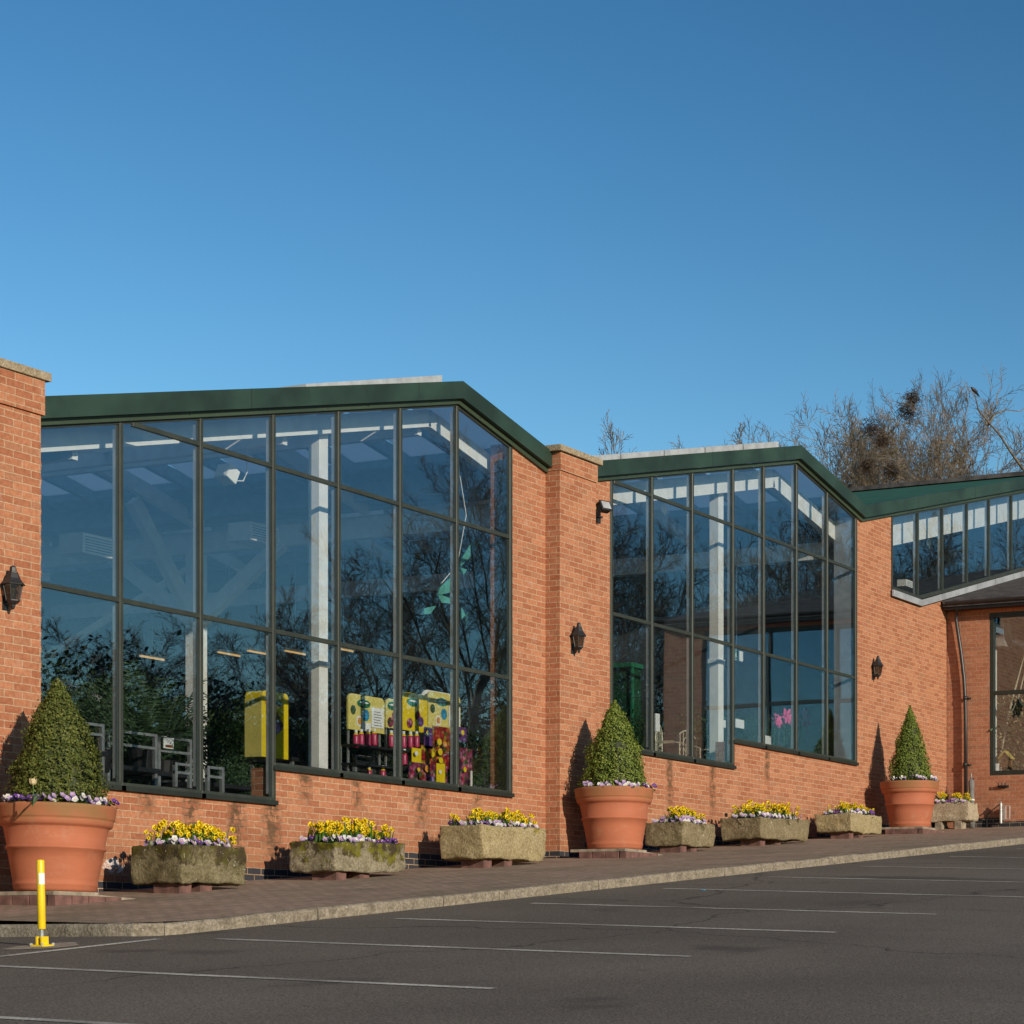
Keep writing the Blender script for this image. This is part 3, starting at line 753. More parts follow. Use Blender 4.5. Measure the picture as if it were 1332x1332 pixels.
# third gable: sill level, then following the wing roof
fr = MB(); gl = MB(); c3 = [37.22, 38.38, 39.53, 40.74, 41.88, 43.1, 44.3, 45.5]
def s3(s): return 6.74 if s <= 38.42 else 6.74+.262*(s-38.42)
rr = random.Random(9)
for a, b in zip(c3, c3[1:]):
    poly = [(a, s3(a)), (b, s3(b)), (b, top3(b)-.286), (a, top3(a)-.286)]
    t1, t2 = rr.uniform(-.003, .003), rr.uniform(-.003, .003)
    vs = [(x, FW+.008+e+(x-a)*t1+(z-7)*t2, z) for e in (0, .008) for x, z in poly]
    gl.add(vs, [(0, 1, 2, 3), (7, 6, 5, 4), (0, 4, 5, 1), (1, 5, 6, 2), (2, 6, 7, 3), (3, 7, 4, 0)])
    fr.prism([(a, s3(a)), (b, s3(b)), (b, s3(b)+.07), (a, s3(a)+.07)], FW-.02, FW+.034)
    fr.prism([(a, top3(a)-.32), (b, top3(b)-.32), (b, top3(b)-.287), (a, top3(a)-.287)], FW-.012, FW+.03)
for c in c3: fr.box(c-.025, c+.025, FW-.016, FW+.036, s3(c)+.01, top3(c)-.30)
o = fr.build('window_frame', 'frame_green', bld); gl.build('window_glass', 'window_glass', o)
for c in c3[1:]: mi = MB(); mi.box(c-.018, c+.018, FW+.04, FW+.085, s3(c)+.08, top3(c)-.36); mi.build('inner_mullion', 'alu', o)
m = MB()
m.prism([(37.15, 6.62), (38.42, 6.62), (38.42, 6.735), (37.15, 6.735)], FW-.075, FW-.04)
m.prism([(38.42, 6.62), (46, 6.62+.262*7.58), (46, 6.735+.262*7.58), (38.42, 6.735)], FW-.075, FW-.04)
for k in range(7): m.prism([(39.2+k*.95, s3(39.2+k*.95)-.12), (39.26+k*.95, s3(39.26+k*.95)-.12), (39.26+k*.95, s3(39.26+k*.95)), (39.2+k*.95, s3(39.2+k*.95))], FW-.083, FW-.076)
m.build('lead_flashing', 'lead', bld)
# ---------------------------------------------------------------- wing on the right
wing = empty('brick_wing'); tag(wing, 'lower brick wing with slate roof, black gutter and wide green framed window', 'building')
WS = 39.75; WE = 10.9
m = MB(); wy1, wy0 = 16.28, 11.85; zA, zB = 3.53, 6.63
m.prism([(WE, .8), (FW-.003, .8), (FW-.003, zA), (WE, zA)], WS, WS+.3, axis='x')
m.prism([(wy1, zA), (FW-.003, zA), (FW-.003, 6.87), (wy1, 6.87)], WS, WS+.3, axis='x')
m.prism([(WE, zA), (wy0, zA), (wy0, 6.87), (WE, 6.87)], WS, WS+.3, axis='x')
m.prism([(wy0, zB+.225), (wy1, zB+.225), (wy1, 6.87), (wy0, 6.87)], WS, WS+.3, axis='x')
m.box(WS+.3, 52, WE, WE+.3, .8, 6.87)
m.build('wall', BRICKW, wing)
m = MB(); m.prism([(wy0, zB), (wy1+.0, zB), (wy1+.0, zB+.225), (wy0, zB+.225)], WS, WS+.3, axis='x'); m.build('lintel', 'soldier_brick', wing)
# stepped dark plinth on the wing
m = MB(); m.box(WS-.012, WS, WE, 16.95, 2.0, 2.63+.02); m.box(WS-.0125, WS, 16.0, 16.95, 2.65, 2.725)
brick_dark = brick_mat('plinth_brick', (.035, .037, .045), (.05, .045, .045), (.30, .25, .19)); m.build('plinth', brick_dark, wing)
# roof
ez = 6.865; rs = WS-.32; mm = .266
m = MB()
def rz_(s): return ez+mm*(s-rs)
m.add([(rs, WE-.35, rz_(rs)), (rs, FW-.05, rz_(rs)), (46, FW-.05, rz_(46)), (46, 15.5, rz_(46)), (44, WE+3.6, rz_(44)),
       (rs, WE-.35, rz_(rs)-.12), (rs, FW-.05, rz_(rs)-.12), (46, FW-.05, rz_(46)-.12), (46, 15.5, rz_(46)-.12), (44, WE+3.6, rz_(44)-.12)],
      [(4, 3, 2, 1, 0), (5, 6, 7, 8, 9), (0, 1, 6, 5), (1, 2, 7, 6), (2, 3, 8, 7), (3, 4, 9, 8), (4, 0, 5, 9)])
m.add([(rs, WE-.35, rz_(rs)), (44, WE+3.6, rz_(44)), (46, 15.5, rz_(46)), (54, WE+3.6, rz_(44)), (54, WE-.35, rz_(rs))], [(0, 4, 3, 2, 1)])
# slate course edges
k = 0
s_ = rs+.05
while s_ < 45.5:
    m.box(s_, s_+.012, WE+1, FW-.06, rz_(s_)+.0, rz_(s_)+.010); s_ += .22
m.build('roof', 'slate', wing)
m = MB(); gp = []
for k in range(9):
    t = math.pi*k/8; gp.append((rs-.005-.058*math.cos(t)*1, ez-.03-.06*math.sin(t)))
gp2 = [(rs-.005-.048*math.cos(math.pi*k/8), ez-.028-.05*math.sin(math.pi*k/8)) for k in range(8, -1, -1)]
m.prism(gp+gp2, WE-.3, FW-.12, axis='y'); m.build('gutter', 'black_plastic', wing)
m = MB(); m.box(WS-.27, WS-.003, WE-.2, FW-.06, ez-.16, ez-.13); m.box(rs+.058, rs+.075, WE-.2, FW-.06, ez-.17, ez-.0); m.build('soffit', 'black_plastic', wing)
pp = [(WS-.30, S(1250, 780, WS-.3)[0], ez-.09), (WS-.30, S(1250, 786, WS-.3)[0], 6.83), (WS-.13, S(1244, 792, WS-.13)[0], 6.66), (WS-.10, S(1244, 796, WS-.1)[0], 6.52), (WS-.09, S(1250, 826, WS-.09)[0], 5.9), (WS-.09, S(1254, 850, WS-.09)[0], 5.4), (WS-.09, S(1255.5, 876, WS-.09)[0], 5.0), (WS-.09, S(1256, 900, WS-.09)[0], 4.6), (WS-.09, S(1256.5, 1060, WS-.09)[0], 2.62)]
m = MB(); m.tube(pp, .036, 12)
for z in (5.02, 3.75): m.tube([(WS-.09, pp[6][1], z-.035), (WS-.09, pp[6][1], z+.035)], .046, 12); m.box(WS-.09, WS-.002, pp[6][1]-.09, pp[6][1]-.02, z-.012, z+.012)
m.build('downpipe', 'black_plastic', wing, smooth=True)
# wing window
fr = MB(); d0, d1 = WS+.02, WS+.12
ys = [wy0, 13.3, 14.8, wy1]
for y in ys: fr.box(d0-.006, d1, y-(.08 if y == wy1 else .03), y+(.03 if y != wy1 else 0), zA, zB)
for z, h in ((zA, .09), (5.07, .07), (zB-.09, .09)): fr.box(d0, d1-.004, wy0, wy1, z, z+h)
o = fr.build('window_frame', 'frame_dark', wing)
gl = MB()
for a, b in zip(ys, ys[1:]):
    for z0, z1 in ((zA+.05, 5.1), (5.1, zB-.05)):
        t1 = rr.uniform(-.001, .001); gl.box(WS+.07, WS+.078, a, b, z0, z1, M=Matrix.Translation((t1*10, 0, 0)))
gl.build('window_glass', 'window_glass', o)
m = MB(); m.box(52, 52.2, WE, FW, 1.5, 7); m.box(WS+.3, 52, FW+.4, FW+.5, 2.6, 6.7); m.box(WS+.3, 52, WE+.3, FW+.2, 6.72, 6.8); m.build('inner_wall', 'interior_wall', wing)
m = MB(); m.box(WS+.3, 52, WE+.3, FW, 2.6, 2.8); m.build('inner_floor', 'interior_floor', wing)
m = MB(); y = S(1293, 900, WS+.5)[0]; m.box(WS+.45, WS+.55, y-.04, y+.04, 2.8, 6.1); m.build('column', 'white_steel', wing)
m = MB(); m.box(WS+.4, WS+.8, y-.25, y+.12, 6.05, 6.5); m.build('duct', 'alu', wing)

# ---------------------------------------------------------------- wall lanterns
def make_lantern():
    r = empty('wall_lantern')
    m = MB(); m.lathe([(0.001, .0), (.012, .008), (.02, .03), (.024, .045), (.03, .055), (.045, .062), (.055, .075), (.062, .085)], 6, a0=R(30)); m.box(-.012, .012, 0, .10, .05, .07); m.box(-.035, .035, .095, .105, .0, .14)
    m.build('base', 'black_iron', r)
    m = MB()
    for k in range(6):
        t = R(30+60*k); a = (math.cos(t)*.060, math.sin(t)*.060, .083); b = (math.cos(t)*.090, math.sin(t)*.090, .245)
        m.tube([a, b], .0065, 4)
    m.lathe([(.060, .080), (.066, .082), (.066, .092), (.060, .094)], 6, a0=R(30)); m.build('cage', 'black_iron', r)
    m = MB(); m.lathe([(.056, .09), (.083, .24)], 6, a0=R(30)); m.build('glass', 'lamp_glass', r)
    m = MB(); m.lathe([(.112, .238), (.114, .246), (.098, .262), (.070, .300), (.052, .345), (.046, .352), (.046, .362), (.034, .368), (.030, .405), (.022, .418), (.001, .425)], 6, a0=R(30)); m.build('cap', 'black_iron', r)
    m = MB(); m.tube([(0, 0, .09), (0, 0, .16)], .012, 8); m.lathe([(.012, .16), (.022, .18), (.018, .205), (.001, .215)], 10); m.build('bulb', 'canvas', r)
    return r
L0 = make_lantern(); index_kids(L0)
for i, (x, y, D, lb) in enumerate(((17, 793, 16.825, 'black hexagonal wall lantern on the left brick pillar, largest of the three'), (753, 850, 16.825, 'black wall lantern on the brick pillar between the two glazed gables'),
                               (1142, 884, 17.055, 'black wall lantern on the brick wall above the farthest potted shrub, smallest in view'))):
    l = L0 if i == 0 else copy_tree(L0)
    s_, z_ = W(x, y, D); l.location = (s_, D, z_); tag(l, lb, 'wall lamp', 'black wall lanterns')
    if i == 0: l.scale = (1.0,)*3
# ---------------------------------------------------------------- floodlight
f = empty('floodlight', (27.14, 16.97, 6.36)); f.scale = (.82, .94, .82); tag(f, 'small black floodlight with tilted glass at the top of the brick pillar', 'floodlight')
m = MB(); Mx = Matrix.Rotation(R(-18), 4, 'Z')@Matrix.Rotation(R(-24), 4, 'X')
m.box(-.10, .10, -.06, .05, -.07, .09, M=Mx); m.box(-.115, .115, -.075, -.058, -.085, .105, M=Mx); bevel(m.build('housing', 'black_iron', f), .006)
m = MB(); m.box(-.085, .085, -.080, -.0755, -.055, .08, M=Mx); m.build('lens', 'alu', f)
m = MB(); m.box(-.13, -.118, -.02, .02, -.16, .03); m.box(-.13, .02, .02, .06, -.17, -.14); m.box(-.09, .01, .05, .205, -.26, -.10); m.build('bracket', 'black_iron', f)
# ---------------------------------------------------------------- pots with clipped box
def leafcone(n, H, Rm, ex, seed, size=.021):
    r = random.Random(seed); m = MB()
    for i in range(n):
        u = r.random()**.66            # from the top
        a = r.uniform(0, 2*math.pi)
        rad = Rm*(1-(1-u)**ex)*(1 if u < .93 else 1-(u-.93)*1.6)
        q = noise.noise(Vector((math.cos(a)*1.7*u*2, math.sin(a)*1.7*u*2, u*5+seed)))*.085+noise.noise(Vector((math.cos(a)*9*u, math.sin(a)*9*u, u*22+seed)))*.06
        depth = abs(r.gauss(0, .016)); rad = max(.004, rad+q*(.3+u)-depth)
        if r.random() < .07: rad += r.uniform(.01, .05)
        c = Vector((rad*math.cos(a), rad*math.sin(a), H*(1-u)+r.uniform(-.01, .012)))
        nrm = Vector((math.cos(a), math.sin(a), .5))+Vector((r.gauss(0, .55), r.gauss(0, .55), r.gauss(0, .55))); nrm.normalize()
        t = nrm.cross(Vector((r.gauss(0, 1), r.gauss(0, 1), r.gauss(0, 1)))).normalized(); b = nrm.cross(t)
        s_ = size*r.uniform(.7, 1.25)
        m.add([c-t*s_*.5, c+b*s_*.38+nrm*.002, c+t*s_*.6, c-b*s_*.38+nrm*.002], [(0, 1, 2, 3)])
    return m
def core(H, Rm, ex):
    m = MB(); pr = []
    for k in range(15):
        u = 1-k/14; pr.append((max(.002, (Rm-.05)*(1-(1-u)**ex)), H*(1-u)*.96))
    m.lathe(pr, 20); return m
def pot_mesh():
    pr = [(.345, 0), (.362, .01), (.372, .03), (.376, .055), (.384, .068), (.384, .078), (.378, .085), (.383, .12), (.415, .30), (.434, .405), (.449, .412), (.453, .426), (.449, .438), (.437, .444), (.466, .60), (.470, .618), (.474, .626), (.494, .636),
          (.502, .645), (.508, .655), (.516, .690), (.512, .698), (.526, .706), (.527, .722), (.536, .80), (.540, .822), (.537, .835), (.528, .842), (.512, .842), (.500, .834), (.485, .76), (.02, .755)]
    m = MB(); m.lathe(pr, 72); return m
POTH = .842
pans = {}
def petal_ring(m, c, nrm, r0, n, ln, wd, cup, mi):
    nrm = Vector(nrm).normalized(); a = nrm.cross(Vector((.3, .2, .9))).normalized(); b = nrm.cross(a)
    for k in range(n):
        t = 2*math.pi*k/n+r0; d = a*math.cos(t)+b*math.sin(t); e = a*-math.sin(t)+b*math.cos(t)
        p0 = c; p1 = c+d*ln*.55+e*wd*.5+nrm*cup*.5; p2 = c+d*ln+nrm*cup; p3 = c+d*ln*.55-e*wd*.5+nrm*cup*.5
        m.add([p0, p3, p2, p1], [(0, 1, 2, 3)], mi)
def make_pansy(kind, seed):
    r = random.Random(seed); root = empty('pansy')
    m = MB(); bl = []
    for k in range(22):
        a = r.uniform(0, 6.28); q = r.uniform(.01, .085); c = Vector((q*math.cos(a), q*math.sin(a), r.uniform(-.01, .05))); d = Vector((math.cos(a), math.sin(a), r.uniform(.2, .9))).normalized()
        e = d.cross(Vector((0, 0, 1))).normalized(); L = r.uniform(.03, .05)
        m.add([c, c+d*L*.5+e*.012, c+d*L, c+d*L*.5-e*.012], [(0, 1, 2, 3)])
    m.build('leaves', 'strap_leaf', root)
    for k in range(6):
        a = R(60*k)+r.uniform(-.4, .4); q = r.uniform(.03, .085); c = Vector((q*math.cos(a), q*math.sin(a)-.02, r.uniform(.05, .09)))
        nrm = Vector((r.uniform(-.9, .1), -1, r.uniform(.1, .8))).normalized()
        m = MB(); petal_ring(m, Vector((0, 0, 0)), nrm, r.random(), 5, r.uniform(.028, .036), .036, .004, 0 if r.random() < .72 else 1)
        m.disc(nrm*.003, .006, .006, nrm, 6, .002, 2)
        m.build('bloom', kind, root).location = c
    return root
PK = [make_pansy(['petal_white', 'petal_lilac', 'petal_orange'], 1), make_pansy(['petal_lilac', 'petal_white', 'petal_orange'], 2), make_pansy(['petal_purple', 'petal_lilac', 'petal_orange'], 3), make_pansy(['petal_white', 'petal_purple', 'petal_orange'], 5)]
for p_ in PK: index_kids(p_)
used = set()
COL = ['white', 'lilac', 'deep purple', 'white and purple']
def place_pansy(i, loc, rz, sc, where, grp):
    p_ = PK[i]
    if i in used: p_ = copy_tree(PK[i])
    used.add(i)
    p_.location = loc; p_.rotation_euler = (0, 0, rz); p_.scale = (sc, sc, sc)
    tag(p_, f'{COL[i]} pansy {where}', 'pansy', grp)
def make_daff(seed):
    r = random.Random(seed); root = MB(); H = r.uniform(.15, .19)
    root.tube([(0, 0, -.02), (.004, -.006, H*.6), (0, -.012, H)], .0035, 5)
    for k in range(4):
        a = r.uniform(0, 6.28); L = r.uniform(.13, .2); b = Vector((math.cos(a), math.sin(a), 0)); e = Vector((-math.sin(a), math.cos(a), 0))*.006
        q = [b*.01, b*.03+Vector((0, 0, L*.6)), b*.055+Vector((0, 0, L))]
        root.add([q[0]-e, q[0]+e, q[1]+e, q[1]-e], [(0, 1, 2, 3)]); root.add([q[1]-e, q[1]+e, q[2]], [(0, 1, 2)])
    o = root.build('daffodil', 'strap_leaf')
    for q in range(4):
        nrm = Vector((r.uniform(-1.1, .3), -1, r.uniform(-.1, .45))).normalized(); c = Vector((0, 0, 0)); hd_ = Vector((r.uniform(-.065, .065), r.uniform(-.06, .01), H-r.uniform(0, .075)*(q > 0)))
        m = MB(); petal_ring(m, c, nrm, r.random(), 6, .024, .018, .003, 0)
        a = nrm.cross(Vector((0, 0, 1))).normalized(); b = nrm.cross(a); n = 7; vs = []
        for d, rad in ((0, .008), (.013, .009), (.021, .013)):
            for k in range(n): t = 2*math.pi*k/n; vs.append(c+nrm*d+(a*math.cos(t)+b*math.sin(t))*rad)
        m.add(vs, [(i*n+k, i*n+(k+1) % n, (i+1)*n+(k+1) % n, (i+1)*n+k) for i in range(2) for k in range(n)], 1)
        m.build('bloom', ['petal_yellow', 'petal_orange'], o).location = hd_
    return o
DF = [make_daff(i) for i in range(5)]
for p_ in DF: index_kids(p_)
usedd = set()
def place_daff(i, loc, rz, sc, where, grp):
    p_ = DF[i]
    if i in usedd: p_ = copy_tree(DF[i])
    usedd.add(i); p_.location = loc; p_.rotation_euler = (random.Random(loc[0]*997).uniform(-.18, .18), random.Random(loc[1]*997).uniform(-.2, .2), rz); p_.scale = (sc, sc, sc)
    tag(p_, f'small yellow daffodil {where}', 'daffodil', grp)
rnd = random.Random(11)
pot_names = ['nearest terracotta pot at the left edge', 'middle terracotta pot by the brick pillar', 'farthest terracotta pot beside the wing']
pot0 = None
pots = [(72, 16.15, 1.0, 1.26, .405, 2.1, 'box_leaf'), (800, 16.28, 1.0, 1.27, .43, 2.0, 'box_leaf_bright'), (1184, 16.38, .98, 1.40, .37, 1.55, 'box_leaf_bright')]
for i, (px_, D, sc, H, Rm, ex, lm) in enumerate(pots):
    s_ = W(px_, 1100, D)[0]; gz = hp(s_, D)
    base = gz+.085
    r_ = pot_mesh().build('planter_pot', 'terracotta', smooth=True) if i == 0 else pot0.copy()
    if i: col.objects.link(r_)
    else:
        pot0 = r_
    r_.location = (s_, D, base); r_.scale = (sc*.99, sc*.99, sc*(.99 if i else .97)); r_.rotation_euler.z = i*1.3
    if i == 0: r_.rotation_euler = (0, R(1.2), 0)
    tag(r_, ['large terracotta pot at the left edge behind the yellow bollard, holding a broad clipped bush', 'large terracotta pot in front of the brick pillar between the gables', 'large terracotta pot beside the wing, farthest of the three pots'][i], 'plant pot', 'large terracotta pots')
    so_ = MB(); so_.lathe([(.49, .0), (.3, .02), (.001, .03)], 24)
    so_.build('soil', 'soil', r_).location = (0, 0, .765)
    # slabs
    sb = empty('paving_slab', (s_, D, gz)); tag(sb, ['stack of stone slabs and pavers under the nearest terracotta pot', 'stone slabs and pavers under the middle terracotta pot', 'stone slabs and pavers under the farthest terracotta pot'][i], 'slab stack', 'slabs under the pots')
    m = MB(); m.box(-.46, .10, -.44, .42, .045, .084); m.box(.11, .62, -.42, .3, .035, .070, M=Matrix.Rotation(R(3), 4, 'Y')); bevel(m.build('slab', 'slab', sb), .006)
    m = MB(); k = 0
    for q in range(4): m.box(-.46+q*.21, -.26+q*.21, -.46, -.36, -.10, .045)
    for q in range(3): m.box(-.46, -.36, -.34+q*.21, -.14+q*.21, -.10, .044)
    m.box(-.36, .3, -.3, .35, -.10, .03)
    bevel(m.build('block', 'paver_block', sb), .005)
    # clipped bush
    tr_ = empty('clipped_box_bush', (s_+(.03 if i == 0 else .0), D, base+.77))
    tag(tr_, ['broad bell shaped clipped box bush with purple and white pansies below, at left', 'clipped conical box bush in the middle pot by the brick pillar', 'slim tall clipped conical box bush in the farthest pot'][i], 'bush', 'clipped box bushes')
    leafcone(17000 if i == 0 else 12000, H, Rm, ex, i+1, .024 if i == 0 else .026).build('foliage', lm, tr_)
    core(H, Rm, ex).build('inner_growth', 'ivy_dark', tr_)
    # pansies round the rim (towards the car park)
    n = 13
    for k in range(n):
        a = R(-215+k*(250/n)+rnd.uniform(-5, 5)); q = .44+rnd.uniform(-.03, .03)
        place_pansy(rnd.choice([0, 1, 1, 3, 0, 2] if i == 0 else [0, 3, 1, 0]), (s_+q*math.cos(a), D+q*math.sin(a), base+.80+rnd.uniform(-.01, .015)), rnd.uniform(-.8, .8), rnd.uniform(.85, 1.15),
                    'round the bush in the '+pot_names[i], 'pansies in the '+pot_names[i])
# cream tulip in the nearest pot
s_, z_ = W(43, 1022, 15.72); tp = empty('tulip', (s_, 15.72, z_)); tag(tp, 'single cream tulip standing among pansies in the nearest pot', 'tulip')
m = MB()
for k in range(6):
    t = R(60*k); d = Vector((math.cos(t), math.sin(t), 0)); e = Vector((-math.sin(t), math.cos(t), 0))
    q = [Vector((0, 0, 0)), d*.022+Vector((0, 0, .02)), d*.030+Vector((0, 0, .045)), d*.036+Vector((0, 0, .072))]
    m.add([q[0], q[1]+e*.017, q[2]+e*.016, q[3], q[2]-e*.016, q[1]-e*.017], [(0, 1, 2, 3, 4, 5)])
m.build('bloom', 'petal_cream', tp)
m = MB(); m.tube([(0, 0, 0), (.004, 0, -.09), (0, .01, -.19)], .006, 6); m.build('stem', 'strap_leaf', tp)
m = MB()
for a, L in ((.3, .16), (2.9, .17), (4.6, .12), (5.6, .13)):
    d = Vector((math.cos(a), math.sin(a)*.6, 0)); e = Vector((-math.sin(a), math.cos(a), 0))*.016
    q = [Vector((0, 0, -.17)), d*L*.5+Vector((0, 0, -.10)), d*L+Vector((0, 0, -.05))]
    m.add([q[0]-e*.4, q[0]+e*.4, q[1]+e, q[1]-e], [(0, 1, 2, 3)]); m.add([q[1]-e, q[1]+e, q[2]], [(0, 1, 2)])
m.build('leaf', 'palm_leaf', tp)
# ---------------------------------------------------------------- stone troughs
def trough_mesh(L, Wd, H, seed, taper=.006, rough=.019):
    import bmesh
    bm = bmesh.new(); bmesh.ops.create_cube(bm, size=1)
    for v in bm.verts: v.co = Vector((v.co.x*L, v.co.y*Wd, (v.co.z+.5)*H))
    top = [f_ for f_ in bm.faces if f_.normal.z > .9][0]
    r = bmesh.ops.inset_region(bm, faces=[top], thickness=.075, depth=0)
    bmesh.ops.translate(bm, verts=top.verts[:], vec=(0, 0, -.06))
    bmesh.ops.bevel(bm, geom=[e for e in bm.edges], offset=.018, segments=2, affect='EDGES', profile=.6)
    for _ in range(4):
        bmesh.ops.subdivide_edges(bm, edges=[e for e in bm.edges if e.calc_length() > .035], cuts=1, use_grid_fill=True)
    bmesh.ops.triangulate(bm, faces=[f_ for f_ in bm.faces if len(f_.verts) > 4])
    rr = seed*7.3
    for v in bm.verts:
        c = v.co; k = 1-taper*(1-c.z/H)
        if c.z < .1: k -= .025*(1-c.z/.1)**2
        n1 = noise.noise_vector(Vector((c.x*3+rr, c.y*3, c.z*4)))*rough*1.6
        n2 = noise.noise_vector(Vector((c.x*14+rr, c.y*14, c.z*14)))*rough*.75
        v.co = Vector((c.x*k, c.y*k, c.z))+n1+n2
    me = bpy.data.meshes.new('stone_trough'); bm.to_mesh(me); bm.free()
    me.polygons.foreach_set('use_smooth', [True]*len(me.polygons))
    return me
# corner pixel x (front-left), front D, length, width, base px lift, height, material, names
TR = [(237, 15.88, .93, .66, .39, 'trough_mossy', 'dark mossy stone trough nearest the yellow bollard', 'in the dark mossy trough'),
      (436, 15.98, 1.27, .63, .33, 'trough_green', 'long stone trough with bright green moss on its front', 'in the long green mossed trough'),
      (628, 16.05, 1.37, .64, .42, 'trough_gold', 'tall golden lichened stone trough left of the brick pillar', 'in the golden lichened trough'),
      (888, 16.05, .92, .62, .335, 'trough_brown', 'short brown stone trough just right of the middle pot', 'in the short brown trough'),
      (990, 16.05, 1.6, .70, .33, 'trough_brown', 'long low brown stone trough below the second glazed gable', 'in the long low brown trough'),
      (1107, 16.15, 1.2, .66, .31, 'trough_gold', 'pale gold stone trough just left of the farthest pot', 'in the pale gold trough')]
def fill(tr_, cx_, cy_, z, L, Wd, where, n_d, lay, hs=1.0):
    r = random.Random(int(cx_*31))
    m = MB(); m.box(-L/2+.08, L/2-.08, -Wd/2+.08, Wd/2-.08, -.10, -.03); m.build('soil', 'soil', tr_).location = (0, 0, z-tr_.location.z)
    for k in range(n_d):
        x = r.uniform(-L/2+.07, L/2-.07); y = -Wd/2+.13+(Wd-.23)*r.random()**1.25
        dome = 1-.6*(2*x/L)**2
        place_daff(r.randrange(5), (cx_+x, cy_+y, z-.04+.0*dome), r.uniform(-.9, .7), (r.uniform(.75, 1.15)*(.68+.50*dome))*hs, where, 'daffodils '+where)
    n = int(L/.115)+3
    for k in range(n):
        side = k/n
        x = -L/2+.10+(L-.2)*side+r.uniform(-.03, .03); y = -Wd/2+.11+r.uniform(-.02, .04)
        place_pansy(r.choice(lay), (cx_+x, cy_+y, z-.03), r.uniform(-.5, .9), r.uniform(.9, 1.3), where, 'pansies '+where)
    for k in range(3):
        place_pansy(r.choice(lay), (cx_-L/2+.12, cy_-Wd/2+.2+k*.15, z-.03), -1.0, r.uniform(.8, 1.1), where, 'pansies '+where)
    # loose green growth between the flowers
    m = MB()
    for k in range(int(1300*L)):
        x = r.uniform(-L/2+.08, L/2-.08); y = r.uniform(-Wd/2+.09, Wd/2-.08); h = r.uniform(.07, .22)*(1-.5*(2*x/L)**2)
        a = r.uniform(0, 6.28); d = Vector((math.cos(a), math.sin(a), 0)); e = Vector((-math.sin(a), math.cos(a), 0))*r.uniform(.003, .007); c = Vector((x, y, -.04))
        m.add([c-e, c+e, c+d*h*.35+Vector((0, 0, h))], [(0, 1, 2)])
    g_ = m.build('leafy_growth', 'strap_leaf'); g_.location = (cx_, cy_, z); tag(g_, 'low green leaves between the flowers '+where, 'ground cover', kind='stuff')
ndf = [46, 62, 50, 28, 48, 30]
for i, (px_, D, L, Wd, H, mt, lb, where) in enumerate(TR):
    s0 = W(px_, 1100, D)[0]; cx_, cy_ = s0+L/2, D+Wd/2; gz = max(hp(s0+.1, D), hp(s0+L*.45, D))
    up = .075
    me = trough_mesh(L, Wd, H, i+1); me.materials.append(MATS[mt])
    tr_ = bpy.data.objects.new('stone_trough', me); col.objects.link(tr_); tr_.location = (cx_, cy_, gz+up)
    slope_ = [-.012, .012, .0, .0, .02, .0][i]; tr_.rotation_euler = (0, -slope_-.012, 0)
    tag(tr_, lb, 'stone trough', 'stone flower troughs')
    for k, fx in enumerate((-.34, -.02)):
        m = MB(); g2 = hp(cx_+fx*L, D+.2)
        m.box(-.085, .085, -.24, -.03 if k else .10, -.12, (gz+up)-g2-.004+.004); b_ = m.build('support_block', 'paver_block'); b_.location = (cx_+fx*L, cy_, g2); bevel(b_, .005)
        tag(b_, f'{"left" if k == 0 else "right"} brick support block under the {lb}', 'brick block', 'blocks under the stone troughs')
    lay = [[1, 0, 1, 0, 2], [1, 0, 0, 2], [0, 0, 0, 2, 1], [1, 0, 1], [0, 0, 0, 1], [0, 3, 1, 0, 1]][i]
    fill(tr_, cx_, cy_, gz+up+H-.015, L, Wd, where, ndf[i], lay, [1.25, 1.25, 1.12, 1.1, 1.22, 1.1][i])
# trough 7 beside the wing, lying along it
me = trough_mesh(.46, 1.25, .36, 9); me.materials.append(MATS['trough_pale'])
D7 = S(1259, 1060, 38.95)[0]; g7 = hp(39.2, D7)
tr_ = bpy.data.objects.new('stone_trough', me); col.objects.link(tr_); tr_.location = (39.2, D7+.62, g7+.13); tag(tr_, 'pale smooth stone trough in the corner against the wing wall, partly behind the farthest pot', 'stone trough', 'stone flower troughs')
for k, fy in enumerate((.22, .62)):
    m = MB(); m.box(-.12, .12, -.07, .07, -.15, .13); b_ = m.build('support_block', 'slab'); b_.location = (39.1, D7+fy, g7); bevel(b_, .005)
    tag(b_, ['right grey concrete block under the pale stone trough in the corner', 'left grey concrete block under the pale stone trough in the corner'][k], 'brick block', 'blocks under the corner trough')
r = random.Random(77); zt = g7+.13+.345; where = 'in the pale corner trough'
m = MB(); m.box(-.17, .17, -.55, .55, -.1, -.03); m.build('soil', 'soil', tr_).location = (0, 0, .345)
for k in range(30): place_daff(r.randrange(5), (39.2+r.uniform(-.13, .13), D7+r.uniform(.1, 1.1), zt-.04), r.uniform(-1.2, .2), r.uniform(1.0, 1.4), where, 'daffodils '+where)
for k in range(6): place_pansy([0, 1, 3][k % 3], (39.03, D7+.12+k*.17, zt-.03), -1, r.uniform(.9, 1.1), where, 'pansies '+where)
m = MB()
for k in range(500):
    h = r.uniform(.06, .2); a = r.uniform(0, 6.28); d = Vector((math.cos(a), math.sin(a), 0)); e = Vector((-math.sin(a), math.cos(a), 0))*.006; c = Vector((r.uniform(-.17, .17), r.uniform(0, 1.1), -.04))
    m.add([c-e, c+e, c+d*h*.35+Vector((0, 0, h))], [(0, 1, 2)])
g_ = m.build('leafy_growth', 'strap_leaf'); g_.location = (39.2, D7+.05, zt); tag(g_, 'low green leaves between the flowers '+where, 'ground cover', kind='stuff')
